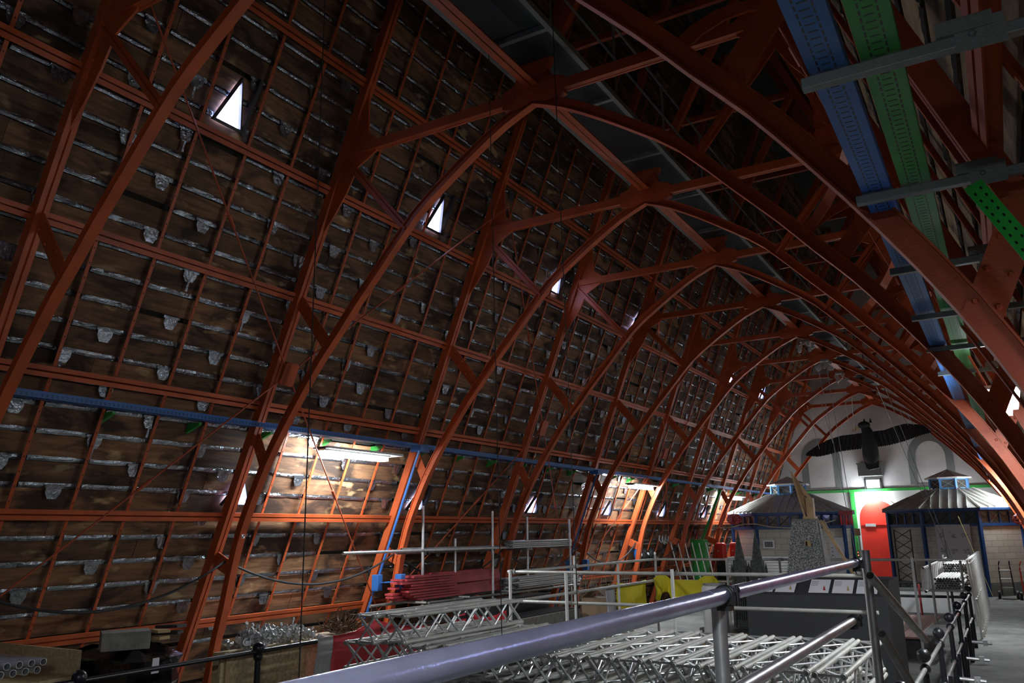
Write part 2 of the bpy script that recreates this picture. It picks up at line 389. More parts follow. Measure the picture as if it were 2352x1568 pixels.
# arched red door
def arched(x0, x1, zt, y, t):
    r = (x1-x0)/2; cx = (x0+x1)/2; zs = zt-r
    return [V(x0, y, 0), V(x1, y, 0), V(x1, y, zs)]+[V(cx+r*math.cos(a), y, zs+r*math.sin(a)) for a in [PI*i/14 for i in range(1, 14)]]+[V(x0, y, zs)]
dr = MB(); dr.prism(arched(-5.42, -3.98, 3.42, gy-.07, 0), (0, .07, 0)); door = dr.build('door_1', M['dred']); tag(door, kind='structure')
MB().box((-4.70, gy-.10, 2.43), (1.34, .03, .06)).build('door_rail', M['dred'], door)
MB().box((-5.02, gy-.11, 2.40), (.40, .04, .12)).build('push_plate', M['steel'], door)
fr = MB(); o_ = arched(-5.56, -3.84, 3.56, gy-.05, 0); i_ = arched(-5.42, -3.98, 3.42, gy-.05, 0); k = len(o_)
for a in range(1, k):
    b = (a+1) % k
    fr.prism([o_[a], o_[b], i_[b], i_[a]], (0, .05, 0))
tag(fr.build('trim_1', M['white']), kind='structure')
# ------------------------------------------------------------------ trusses
def make_truss():
    t = thing('roof_truss', (XC, 0, 0), '', 'roof truss')
    y = 0
    prof = smooth_path(RIB)
    for s in (-1, 1):
        pts = [(XC+s*a, b+H) for a, b in prof]
        nr = []
        for i in range(len(pts)):
            a, b = pts[max(0, i-1)], pts[min(len(pts)-1, i+1)]
            dx, dz = b[0]-a[0], b[1]-a[1]; l = math.hypot(dx, dz); n_ = (dz/l, -dx/l)
            if n_[0]*s < 0: n_ = (-n_[0], -n_[1])
            nr.append(n_)
        mb = MB(); sweep(mb, pts, nr, 0, .012, -.055, .055, y); sweep(mb, pts, nr, .012, .115, -.007, .007, y); sweep(mb, pts, nr, .115, .126, -.032, .032, y)
        mb.build('arch_rib', M['red'], t)
        # principal rafter: double channel with a groove
        mb = MB(); a, b = RP(s, .07, -H, y), RP(s, .07, ZR-.15, y)
        for yy in (-.036, .036): mb.bar(a+V(0, yy, 0), b+V(0, yy, 0), .052, .13, IN[s])
        mb.bar(a-IN[s]*.008, b-IN[s]*.008, .04, .11, IN[s])
        mb.build('principal_rafter', M['red'], t)
        def plate(z0, z1, w_, name='strut_plate', th=.02, nrv=0, yo=0):
            p = RP(s, .02, z0*D, y); q = V(XC+s*(ribx(z1*D)+.06), y, z1*D+H)
            mb = MB(); mb.bar(p+V(0, yo, 0), q+V(0, yo, 0), th, w_, SL[s])
            if nrv:
                d = (q-p).normalized(); c = V(-d.z, 0, d.x)*(w_*.3)
                rivets(mb, p, q, nrv, y-th/2-.001+yo, .017, cross=c)
            return mb.build(name, M['red'], t)
        # strut A: slender channel from the collar node down to the rib
        p = RP(s, .0, 1.40*D, y); q = V(XC+s*(ribx(1.06*D)+.05), y, 1.06*D+H)
        mb = MB(); mb.bar(p, q, .10, .03, SL[s]).bar(p, q, .02, .11, SL[s]); mb.build('brace_strut', M['red'], t)
        plate(.875, .675, .17, nrv=4); plate(.375, .255, .165, nrv=3); plate(-.075, -.115, .20, nrv=3)
        # node gusset with concave edges
        ch = lambda z: XC+s*hw(z*D, .05); zc = 1.43
        poly = [V(ch(1.74), y, 1.74*D+H), V(ch(1.62)-s*.10, y, 1.62*D+H), V(ch(1.52)-s*.26, y, 1.49*D+H), V(ch(1.45)-s*.52, y, 1.455*D+H), V(ch(1.43)-s*.52, y, 1.405*D+H),
                V(ch(1.36)-s*.30, y, 1.36*D+H), V(ch(1.28)-s*.24, y, 1.27*D+H), V(ch(1.2)-s*.14, y, 1.19*D+H), V(ch(1.10), y, 1.10*D+H)]
        mb = MB(); mb.prism([p-V(0, .012, 0) for p in poly], (0, .024, 0))
        for i in range(10): mb.ball((ch(1.66-.05*i)-s*.05, y-.014, (1.66-.05*i)*D+H), .016, 6)
        for i in range(4): mb.ball((ch(1.43)-s*(.2+.09*i), y-.014, 1.43*D+H), .016, 6)
        mb.build('node_gusset', M['red'], t)
        # raking member from the apex to the rafter
        mb = MB(); mb.bar(V(XC, y, 1.45*D+H), V(XC+s*.475*D, y, 2.27*D+H), .10, .12, SL[s]); mb.build('raking_strut', M['red'], t)
    mb = MB(); zc = 1.43*D+H; x = hw(1.43*D)
    for yy in (-.04, .04): mb.box((XC, yy, zc), (2*x, .03, .125))
    mb.box((XC, 0, zc+.05), (2*x, .10, .015)).box((XC, 0, zc-.05), (2*x, .10, .015)); mb.build('collar_beam', M['red'], t)
    mb = MB(); x = hw(2.27*D); mb.box((XC, 0, 2.27*D+H), (2*x, .08, .12)); mb.build('upper_collar_beam', M['red'], t)
    # apex gusset
    P_ = [(-.42, 1.40), (-.20, 1.385), (0, 1.40), (.20, 1.385), (.42, 1.40), (.42, 1.46), (.25, 1.475), (.18, 1.52), (.2, 1.58), (-.2, 1.58), (-.18, 1.52), (-.25, 1.475), (-.42, 1.46)]
    mb = MB(); mb.prism([V(XC+a, -.05, b*D+H) for a, b in P_], (0, .10, 0)); 
    for i in range(8): mb.ball((XC-.35+.1*i, -.055, 1.43*D+H), .016, 6)
    mb.build('apex_gusset', M['red'], t)
    return t
proto = make_truss()
for k, ty in enumerate(TY):
    o = proto if k == 0 else copy_tree(proto)
    o.location = (XC, ty, 0)
    tag(o, 'orange red riveted steel roof truss with pointed arch ribs, %s truss from the camera' % ORD[k], 'roof truss', 'arched roof trusses down the hall')
# ------------------------------------------------------------------ purlins and punched bars
PT = [-.8853, -.6206, -.3989, -.2054, -.0323, .1150]     # height/offset ratios of the six purlins
POFF = .13
PZ = []
for t_ in PT:
    x = -(1.18*D+1.3832*D+POFF*1.077)/(1-.4*t_); PZ.append(t_*x)
ZN = ['topmost', 'second from the top', 'third from the top', 'fourth from the top', 'second from the bottom', 'lowest']
for s in (-1, 1):
    for i, z in enumerate(PZ):
        a, b = RP(s, POFF, z, Y0), RP(s, POFF, z, Y1-.1); u, n = SL[s], IN[s]
        mb = MB()
        for q in (-1, 1):
            mb.bar(a+u*(.036*q)+n*.045, b+u*(.036*q)+n*.045, .052, .010, n)
            mb.bar(a+u*(.014*q), b+u*(.014*q), .008, .09, n)
        mb.bar(a-n*.045, b-n*.045, .036, .010, n)
        o = mb.build('purlin', M['red'])
        tag(o, 'long red steel purlin on the %s roof slope, %s' % ('left' if s < 0 else 'right', ZN[i]), 'purlin', 'purlins on the %s slope' % ('left' if s < 0 else 'right'))
def make_bar(s):
    a, b = RP(s, .19, -H+.02, 0), RP(s, .19, 2.6*D, 0); n = IN[s]; u = SL[s]
    mb = MB(); mb.bar(a, b, .040, .012, n).bar(a+V(0, .02, 0)-n*.02, b+V(0, .02, 0)-n*.02, .008, .04, n)
    L = (b-a).length; d = (b-a).normalized()
    hb = mb.mark(); q = .16
    while q < L*.72:
        c = a+d*q+n*.0065
        hb.prism([c+V(0, .008*math.cos(t2), 0)+u*(.011*math.sin(t2)) for t2 in [PI*i/3 for i in range(6)]], n*.0012); q += .17
    o = mb.build('punched_bar', M['red'], mat2=M['blackpaint'])
    return o
for s in (-1, 1):
    first = None
    for k in range(-1, 10):
        y0 = (2.17+k-1)*D
        for j in range(1, 5):
            y = y0+D*j/5
            if y > 37.9 or y < -.3: continue
            if first is None: first = make_bar(s); o = first
            else: o = copy_tree(first)
            o.location = (0, y, 0)
            tag(o, 'thin punched red bar, %s of four in the %s bay of the %s boarding' % (ORD[j-1], ORD[k+1], 'left' if s < 0 else 'right'), 'steel bar', 'punched bars holding the roof boards')
# longitudinal apex beam pieces between trusses
for k in range(9):
    y0, y1 = TY[k]+.06, TY[k+1]-.06
    mb = MB().bar((XC, y0, 1.455*D+H), (XC, y1, 1.455*D+H), .17, .012).bar((XC, y0, 1.47*D+H), (XC, y1, 1.47*D+H), .012, .12)
    tag(mb.build('apex_beam', M['red']), 'red longitudinal beam linking the arch tops of the %s and %s trusses' % (ORD[k], ORD[k+1]), 'beam', 'apex beams')
# curved longitudinal braces on the right
for k in range(4):
    y0 = TY[k]; pts = []
    mb = MB(); rows = []
    for i in range(19):
        a = PI*i/18
        c = V((-.37+.2*math.sin(a))*D, y0+(.5-.5*math.cos(a))*D, (.77+.17*math.sin(a))*D+H)
        n = V(-.6, 0, .8)
        rows.append([c-n*.05, c+n*.05])
    mb.grid(rows); o = mb.build('curved_brace', M['red']); sm = o.modifiers.new('thick', 'SOLIDIFY'); sm.thickness = .016
    tag(o, 'curved flat red brace arching between the %s and %s trusses on the right' % (ORD[k], ORD[k+1]), 'brace', 'curved braces on the right')
# tie rods and their centre plates
TZ, BZ = 5.55, -1.25
def RPi(s, z, y): return RP(s, -.22, z, y)
nr = 0
for s in (-1, 1):
    for k in range(0, 8 if s > 0 else 6, 2):
        ya, yc, yb = TY[k], TY[k+1], TY[k+2]
        zc = 2.15
        c = RPi(s, zc, yc-.02)
        nm = 'left' if s < 0 else 'right'
        pb = MB(); u, n = SL[s], IN[s]
        pts = [(-.09, -.16), (.09, -.16), (.12, -.12), (.12, .12), (.09, .16), (-.09, .16), (-.12, .12), (-.12, -.12)]
        pb.prism([c+V(0, a, 0)+u*b+n*.02 for a, b in pts], n*.014); pb.prism([c+V(0, a, 0)+u*b-n*.03 for a, b in pts], n*.014)
        for a in (-.05, .05):
            for b in (-.08, .08): pb.bar(c+V(0, a, 0)+u*(b-.025)+n*.036, c+V(0, a, 0)+u*(b+.025)+n*.036, .014, .004, n)
        root = thing('cross_brace', RP(s, -.2, BZ, yc), 'thin red tie rod cross on the %s slope centred at the %s truss' % (nm, ORD[k+1]), 'tie rod brace', 'cross braces of tie rods')
        pb.build('centre_plate', M['red'], root)
        for (z, y) in ((TZ, ya), (TZ, yb), (BZ, ya), (BZ, yb)):
            e = RPi(s, z, y); d = (e-c).normalized(); mb = MB(); mb.tube(c+d*.1, e, .011, 8); mid = c+(e-c)*.45
            mb.tube(mid-d*.09, mid+d*.09, .024, 8); mb.build('tie_rod', M['rod'], root)
        if s < 0 or True: pass
# ------------------------------------------------------------------ walkway high up
wz = 1.55*D+H
root = thing('high_walkway', ((-1.14)*D, 18, wz), 'dark panelled walkway running along above the truss collars', 'walkway')
MB().box((-1.15*D, 18, wz), (.86, 38, .04)).build('deck', M['walk'], root)
mb = MB()
for x in (-1.27*D, -1.03*D): mb.box((x, 18, wz-.05), (.06, 38, .08))
y = 0
while y < 37: mb.box((-1.15*D, y, wz-.05), (.86, .06, .07)); y += 1.8
mb.build('frame', M['walkf'], root)
for x in (-1.27*D-.03, -1.03*D+.03):
    mb = MB()
    for dz in (.5, 1.0): mb.tube((x, -1, wz+dz), (x, 37, wz+dz), .018, 6)
    y = 0
    while y < 37: mb.tube((x, y, wz), (x, y, wz+1), .018, 6); y += 1.8
    mb.build('guard_rail', M['walkf'], root)
# ------------------------------------------------------------------ cable trays
def perforated(x, z, y0, y1, w_, mt_, label, side=False, h_=.05, rest=None):
    root = thing('cable_tray', (x, (y0+y1)/2, z), label, 'cable tray')
    mb = MB(); mb.box((x, (y0+y1)/2, z), (w_, y1-y0, .004)); mb.box((x-w_/2, (y0+y1)/2, z+h_/2), (.004, y1-y0, h_)); mb.box((x+w_/2, (y0+y1)/2, z+h_/2), (.004, y1-y0, h_))
    hb = mb.mark()
    y = max(y0, .2) if not side else y0
    while y < min(y1, 14 if not side else 22):
        if not side:
            zz = z-.0025
            for fx in (-.22, .22): hb.box((x+fx*w_, y, zz), (.006, .026, .001))
            hb.box((x, y+.02, zz), (w_*.26, .006, .001))
            y += .043
        else:
            for dz in (.016, .034): hb.box((x+w_/2+.0025, y, z+dz), (.001, .028, .008))
            y += .055
    hb.build('tray_channel', mt_, root, mat2=M['blackpaint'])
    return root
TZr = 1.51+H
perforated(-.33, TZr+.02, -6, 36, .12, M['blue'], 'blue perforated cable tray overhead on the right, outer of the two')
perforated(-.165, TZr+.02, -6, 36, .12, M['green'], 'green perforated cable tray overhead on the right beside the blue one')
# left tray (runs just inside the rafters); side face punched
TLX, TLZ = -2.495*D+.30, 1.505+H
lt = perforated(TLX-.02, TLZ-.03, -4, 37, .16, M['blue'], 'long blue perforated cable tray along the left slope', side=True, h_=.07)
for i in range(30):
    y = .9+1.2*i
    mb = MB(); c = V(TLX-.06, y, TLZ-.06); mb.prism([c+V(-.28, -.02, 0), c+V(.02, -.02, 0), c+V(.02, -.02, -.03), c+V(-.22, -.02, -.12), c+V(-.28, -.02, -.12)], (0, .04, 0))
    mb.build('support_bracket', M['green'], lt)
# strut arms below the right-hand trays
for i, (y, x0) in enumerate([(1.5, -.42), (2.72, -.42), (3.92, -.42), (5.2, -.42), (6.5, -.42), (7.8, -.42), (9.1, -.42)]):
    root = thing('tray_arm', (-.1, y, TZr-.04), 'grey strut arm under the blue and green trays, %s from the camera' % ORD[i], 'bracket arm', 'arms under the overhead trays')
    MB().box((-.12+.13, y, TZr-.015), (.86, .041, .041)).build('channel', M['strut'], root, bevel=.003)
    mb = MB(); mb.box((.08, y, TZr+.03), (.16, .07, .05)).box((.12, y-.026, TZr-.01), (.14, .008, .10)); mb.ball((.10, y-.034, TZr-.01), .012, 8)
    mb.build('clamp', M['strut'], root)
# bright green perforated angle hanging near the top right
a, b = V(.02, 3.35, 3.62), V(.02, 3.35, 3.62)
# ------------------------------------------------------------------ fluorescent fittings
def fitting(x, y, z, L, yaw, label, shade=True):
    root = thing('batten_light', (x, y, z), label, 'light', 'fluorescent fittings')
    dirv = V(math.sin(yaw), math.cos(yaw), 0)
    a, b = V(x, y, z)-dirv*L/2, V(x, y, z)+dirv*L/2
    MB().bar(a, b+(dirv*.25 if shade else dirv*0), .30 if shade else .06, .035).bar(a-V(0, 0, .02), b-V(0, 0, .02), .18 if shade else .06, .05).build('housing', M['white'], root)
    mb = MB(); mb.bar(a+V(0, 0, -.06)+dirv*.05, b+V(0, 0, -.06)-dirv*.05, .16, .10); mb.build('diffuser', M['lamp'], root)
    return root
for i, (y, z) in enumerate([(9.6, 1.27), (21.2, 1.25), (30.2, 1.2)]):
    fitting(-8.50, y, z+H, 1.5, 0, 'white fluorescent batten glowing under the left blue tray, %s from the camera' % ['nearest', 'second', 'third'][i])
for i, (y, z) in enumerate([(-1.5, 1.30), (9.4, 1.25), (21.2, 1.25), (32.9, 1.45)]):
    fitting(.10 if i < 3 else -.10, y, z+H, 1.5, 0, 'white fluorescent batten glowing beside the right roof slope, %s from the camera' % ['behind it', 'first ahead', 'second ahead', 'third ahead'][i])
fitting(-4.9, 37.65, 1.36+H, .8, PI/2, 'white fluorescent batten glowing above the red door', False)
fitting(-1.7, 37.1, .95+H, .35, PI/2, 'added white batten unseen behind the right kiosk, brightening the gable wall', False)  # made-up lamp out of sight, added to brighten the gable wall
fitting(-7.3, 35.6, .75+H, .35, PI/2, 'added white batten unseen behind the left kiosk, brightening the gable wall', False)  # second invented lamp, unseen, throws extra light on the gable
# ------------------------------------------------------------------ dormer windows (daylight)
def dormer(k, y, z, w_=.42, h_=.62, s=-1):
    c = RP(s, .235, z, y); u = SL[s]; n = IN[s]
    root = MB()
    o = [V(0, -w_*.5, 0), V(0, w_*.5, 0), u*h_+V(0, .0, 0)]
    inn = [p*.86+u*.03 for p in o]
    for i in range(3):
        j = (i+1) % 3
        root.prism([c+o[i], c+o[j], c+inn[j], c+inn[i]], n*.06)
    r = root.build('window_%d' % k, M['iron']); tag(r, kind='structure')
    MB().prism([c+p+n*.004 for p in inn], n*.006).build('window_pane', M['window'], r)
    MB().bar(c+V(0, w_*.55, 0)+n*.03, c+V(0, w_*.62, 0)+u*h_*1.15+n*.03, .05, .06, n).build('opening_stay', M['iron'], r)
k = 1
for y in (6.0, 10.2, 14.42, 18.72, 22.9, 27.1, 31.3): dormer(k, y, 4.86); k += 1
for y in (-.2, 3.9, 8.0, 12.1, 16.4, 20.5, 24.6, 28.7): dormer(k, y, .45, .48, .42); k += 1
for y in (-.2, 3.9, 8.0, 12.1, 16.4, 20.5, 24.6, 28.7): dormer(k, y, .45, .48, .42, 1); k += 1
# ------------------------------------------------------------------ hanging black cable along the left ribs
for k in range(-1, 5):
    ya, yb = (2.17+k)*D, (3.17+k)*D
    pts = []
    for i in range(17):
        t = i/16; x = XC-hw(-.36, -.22); sag = .50*(4*t*(1-t))
        pts.append(V(x, ya+(yb-ya)*t, -.30+H-sag*(1 if k != 0 else .8)))
    tag(MB().path(pts, .017, 8).build('slack_cable', M['cable']), 'thick dark cable sagging between the %s and %s trusses on the left' % (('near' if k < 0 else ORD[k]), ORD[k+1]), 'cable', 'cable slung between trusses')
# blue conduits with switch boxes on two left rafters
for k, nm in ((2, 'third'), (4, 'fifth')):
    ty = TY[k]
    root = thing('power_conduit', RP(-1, -.12, -1.4, ty), 'blue conduit dropping down the %s truss on the left to two blue socket boxes' % nm, 'conduit', 'blue conduits')
    a, b = RP(-1, -.10, 1.42, ty-.12), RP(-1, -.10, -1.9, ty-.12); MB().tube(a, b, .022, 8).build('pipe', M['blue'], root)
    MB().box(RP(-1, -.02, 1.45, ty), (.22, .26, .1)).build('tray_foot', M['blue'], root)
    c = RP(-1, -.14, -.78, ty-.16); MB().box(c, (.14, .13, .27)).build('socket_box', M['blue'], root, bevel=.012)
    c2 = c+V(.42, .10, .02); MB().box(c2, (.14, .13, .25)).build('socket_box', M['blue'], root, bevel=.012)
    MB().tube(c, c2, .014, 6).tube(c2, c2+V(-.3, .1, -.6), .014, 6).build('link_pipe', M['blue'], root)
# ------------------------------------------------------------------ scaffold tubes: foreground guard rail
def coupler(mb, c, r=.03):
    c = V(*c); mb.tube(c-V(0, .028, 0), c+V(0, .028, 0), r*1.25, 10); mb.box(c+V(.045, 0, 0), (.04, .045, .05)); mb.tube(c+V(.05, 0, -.03), c+V(.05, 0, .05), .009, 6)
def scaffold(name, label, cat, tubes, coups, matr='alu', r=.0242, group=None, base=None):
    root = thing(name, base or tubes[0][0], label, cat, group)
    for tb in tubes:
        MB().tube(tb[0], tb[1], tb[2] if len(tb) > 2 else r, 14, hollow=True).build('tube', M[matr], root, smooth=True)
    for c in coups:
        mb = MB(); coupler(mb, c); mb.build('coupler', M['iron'], root)
    return root
X0 = -.84; ZT = H-.21; ZL = H-.52
root = thing('guard_rail', (X0, 4, 0), 'polished steel scaffold guard rail crossing the foreground, with its posts and rakers', 'scaffold railing')
MB().tube((X0, .2, ZT), (X0, 2.72, ZT), .0265, 28, hollow=True).build('top_rail', M['tubebig'], root, smooth=True)
MB().tube((X0, 2.60, ZT+.004), (X0, 5.85, ZT+.004), .0242, 28, hollow=True).build('top_rail', M['tubebig'], root, smooth=True)
MB().tube((X0-.01, 2.2, ZL), (X0-.01, 5.35, ZL), .0242, 24, hollow=True).build('mid_rail', M['steel'], root, smooth=True)
MB().tube((X0-.03, 2.80, 0), (X0-.03, 2.80, ZT-.03), .0242, 20, hollow=True).build('post', M['steel'], root, smooth=True)
MB().tube((X0+.06, 5.55, 0), (X0+.06, 5.55, ZT+.08), .0242, 20, hollow=True).build('post', M['steeld'], root, smooth=True)
for (a, b) in (((-.70, 5.05, H-.255), (-.56, 6.1, H-.70)), ((-.66, 4.95, H-.55), (-.215, 6.76, .05))):
    MB().tube(a, b, .0242, 18, hollow=True).build('raking_tube', M['steeld'], root, smooth=True)
for c in ((X0, 2.78, ZT), (X0+.0, 5.55, ZT), (X0-.01, 5.28, ZL)):
    c = V(*c); mb = MB(); r_ = .0285
    for dy in (-.014, .014): mb.path([c+V(r_*math.cos(t), dy, r_*math.sin(t)) for t in [2*PI*q/20 for q in range(21)]], .0065, 8)
    mb.box(c+V(.034, 0, -.012), (.018, .045, .03)).tube(c+V(.042, 0, -.03), c+V(.042, 0, .035), .006, 8).tube(c+V(.042, 0, .012), c+V(.042, 0, .026), .011, 6)
    mb.box(c+V(0, 0, -.038), (.045, .045, .016))
    mb.build('coupler', M['iron'], root, smooth=True)
# ------------------------------------------------------------------ black railing of the right aisle with ball finials
RY = [5.2, 7.05, 8.95, 10.86, 12.76, 14.73, 16.83, 18.8]
root = thing('aisle_railing', (-.85, 12, 0), 'black iron railing with ball finials along the right aisle', 'railing')
for y in RY:
    p = MB(); p.tube((-.85, y, 0), (-.85, y, 1.02), .035, 12, .028); p.ball((-.85, y, .55), .048, 12).ball((-.85, y, .98), .05, 12)
    o = p.build('post', M['blackpaint'], root, smooth=True)
    MB().ball((-.85, y, 1.10), .062, 16).build('ball_finial', M['blackpaint'], o, smooth=True)
for z in (.98, .55):
    MB().tube((-.85, 4.4, z), (-.85, 19.2, z), .021, 12).build('rail', M['steeld'], root, smooth=True)
root = thing('left_railing', (-6.70, 5, 0), 'black iron railing left of the girder pile', 'railing')
for y in (2.4, 4.3, 6.2, 8.1, 10.0):
    p = MB(); p.tube((-6.7, y, 0), (-6.7, y, 1.14), .036, 12, .03); p.ball((-6.7, y, 1.18), .06, 14); p.ball((-6.7, y, 1.1), .05, 12); p.build('post', M['blackpaint'], root, smooth=True)
for z in (1.15, .6): MB().tube((-6.7, 1.5, z), (-6.7, 10.2, z), .022, 12).build('rail', M['blackpaint'], root, smooth=True)
# ------------------------------------------------------------------ lattice girder pile
def make_girder(L, w_=.25, h_=.29):
    root = thing('lattice_girder', (0, 0, 0), '', 'lattice girder')
    for x in (-w_/2+.022, w_/2-.022):
        for z in (.022, h_-.022):
            MB().tube((x, -L/2, z), (x, L/2, z), .022, 10, hollow=True).tube((x, -L/2+.03, z), (x, -L/2+.06, z), .027, 10).build('chord', M['alu'], root, smooth=True)
    n = max(3, int(round(L/.30))); st = L/n
    mb = MB(); xa, xb, za, zb = -w_/2+.022, w_/2-.022, .022, h_-.022
    for i in range(n):
        y0, y1 = -L/2+i*st+.02, -L/2+(i+1)*st-.0
        f = i % 2
        for x in (xa, xb): mb.tube((x, y0, za if f else zb), (x, y1, zb if f else za), .011, 6)
        for z in (za, zb): mb.tube((xa if f else xb, y0, z), (xb if f else xa, y1, z), .009, 6)
    for y in (-L/2+.03, L/2-.03):
        mb.tube((xa, y, za), (xb, y, za), .011, 6).tube((xa, y, zb), (xb, y, zb), .011, 6).tube((xa, y, za), (xb, y, zb), .010, 6).tube((xb, y, za), (xa, y, zb), .010, 6)
    mb.build('bracing', M['steel'], root)
    return root
GA = make_girder(2.2); GB = make_girder(3.6)
usedA = usedB = False
layers = ['bottom', 'second', 'third', 'top']
for lay in range(4):
    for i in range(19):
        if lay == 3 and False: continue
        x = -6.0+i*.275+(random.uniform(-.008, .008)); y = 8.0+random.uniform(-.16, .16)+(.0 if i > 3 else -.05)
        if x > -1.15: continue
        o = GA if not usedA else copy_tree(GA); usedA = True
        o.location = (x, y, .02+lay*.30); o.rotation_euler = (0, 0, random.uniform(-.006, .006))
        tag(o, 'short grey lattice girder, far pile, %s layer, %s from the left' % (layers[lay], (ORD+['thirteenth', 'fourteenth', 'fifteenth', 'sixteenth', 'seventeenth', 'eighteenth', 'nineteenth'])[i]), 'lattice girder', 'stacked lattice girders')
for i in range(2):
    o = copy_tree(GA); o.location = (-5.62+i*.29, 7.70+.12*i, .02+4*.30); o.rotation_euler = (0, 0, -.03-.01*i)
    tag(o, 'silver lattice girder lying loose on the far pile, %s from the left' % ORD[i], 'lattice girder', 'girders on top of the far pile')
for lay in range(3):
    for i in range(18):
        x = -5.72+i*.278+random.uniform(-.008, .008); y = 4.75+random.uniform(-.3, .3)
        if x > -1.1: continue
        o = GB if not usedB else copy_tree(GB); usedB = True
        o.location = (x, y, .02+lay*.30); o.rotation_euler = (0, 0, random.uniform(-.004, .004))
        tag(o, 'long grey lattice girder, near pile, %s layer, %s from the left' % (['bottom', 'middle', 'top'][lay], (ORD+['thirteenth', 'fourteenth', 'fifteenth', 'sixteenth', 'seventeenth', 'eighteenth'])[i]), 'lattice girder', 'stacked lattice girders')
# ------------------------------------------------------------------ scaffold enclosure in the middle of the hall
def fence(label, tubes, posts, coups):
    root = thing('scaffold_fence', tubes[0][1], label, 'scaffold fence', 'scaffold fences round the exhibit')
    for nm, a, b in tubes: MB().tube(a, b, .0242, 14, hollow=True).build(nm, M['alu'], root, smooth=True)
    for a in posts: MB().tube((a[0], a[1], 0), a, .0242, 14, hollow=True).build('post', M['tube_white'], root, smooth=True)
    for c in coups:
        mb = MB(); coupler(mb, c); mb.build('coupler', M['steeld'], root)
zt, zl = H-.57, H-1.0
fence('near scaffold tube fence crossing the hall behind the girder pile', [('rail', (-6.75, 11.2, zt), (-1.55, 11.2, zt)), ('rail', (-6.75, 11.2, zl), (-1.50, 11.2, zl))],
      [(-6.68, 11.15, zt+.03), (-5.72, 11.15, zt), (-4.08, 11.15, zt+.06), (-1.60, 11.13, zt+.09)], [(-6.68, 11.18, zt), (-6.68, 11.18, zl), (-4.08, 11.18, zt), (-1.60, 11.18, zt), (-1.6, 11.18, zl), (-1.66, 11.18, zt+.05)])
fence('left scaffold tube fence running away from the camera', [('rail', (-6.62, 11.3, zt+.0), (-6.55, 16.8, zt)), ('rail', (-6.62, 11.3, zl), (-6.55, 16.8, zl))],
      [(-6.60, 13.2, zt+.18), (-6.57, 15.0, zt)], [(-6.60, 13.2, zt), (-6.60, 13.2, zl)])
fence('far scaffold tube fence behind the exhibit and models', [('rail', (-6.6, 16.9, zt), (-.95, 16.9, zt)), ('rail', (-6.6, 16.9, zl), (-4.6, 16.9, zl))],
      [(-6.52, 16.85, zt+.08), (-5.0, 16.85, zt+.03), (-3.95, 16.85, zt+.02), (-1.6, 16.85, zt+.04)], [(-6.52, 16.88, zt), (-6.52, 16.88, zl), (-3.95, 16.88, zt), (-1.6, 16.88, zt)])
# ------------------------------------------------------------------ charcoal exhibit table with sloping panels
tx0, tx1, ty0, ty1 = -3.70, -1.66, 13.4, 15.0
root = thing('exhibit_stand', ((tx0+tx1)/2, 14.2, 0), 'charcoal draped exhibit stand with a sloping top behind the near scaffold fence', 'stand')
mb = MB(); rows = []
n = 40
for j in range(9):
    z = 1.29*(1-j/8); row = []
    for i in range(n+1):
        u = i/n; fold = .03*math.sin(u*9+j*.35)*(j/8)**.7+.05*(j/8)*math.exp(-((u-.42)/.05)**2)
        row.append(V(tx0+(tx1-tx0)*u, ty0-fold, z))
    rows.append(row)
mb.grid(rows); mb.prism([V(tx0, ty0+.03, 0), V(tx0, ty0+.03, 1.29), V(tx0, ty0+.42, 1.50), V(tx0, ty1, 1.50), V(tx0, ty1, 0)], (tx1-tx0, 0, 0))
mb.prism([V(tx0, ty0-.0, 1.28), V(tx0, ty0+.43, 1.50), V(tx0, ty0+.43, 1.515), V(tx0, ty0-.0, 1.295)], (tx1-tx0, 0, 0))
mb.build('drape', M['drape'], root, smooth=True)
sg = V(0, .43, .22).normalized()
art = [(.02, .30, .12), (.1, .35, .3), (.70, .2, .5), (.30, .45, .55)]
for k, x in enumerate([-3.45, -3.12, -2.62, -2.28, -1.94]):
    c = V(x, ty0+.21, 1.405+.014); root2 = thing('information_sheet', c, 'white printed information sheet on the exhibit stand, %s from the left' % ORD[k], 'sheet', 'sheets on the exhibit stand')
    MB().bar(c-sg*.19, c+sg*.19, .29, .004, (0, -.45, .9)).build('paper', M['paper'], root2)
    mb = MB(); up_ = V(0, -.45, .9).normalized()
    for i in range(5): mb.bar(c+sg*(.13-.03*i)+V(-.08, 0, 0)+up_*.003, c+sg*(.137-.03*i)+V(-.08, 0, 0)+up_*.003, .10, .001, up_)
    mb.build('printed_lines', M['greypaint'], root2)
    mb = MB(); pts = [c+up_*.003+V(.06, 0, 0)+sg*.02, c+up_*.003+V(.08, 0, 0)-sg*.04, c+up_*.003+V(.10, 0, 0)-sg*.12, c+up_*.003+V(.06, 0, 0)-sg*.12]
    mb.prism(pts, up_*.001); mb.build('printed_drawing', M['timber'] if k % 2 else M['maroon'], root2)
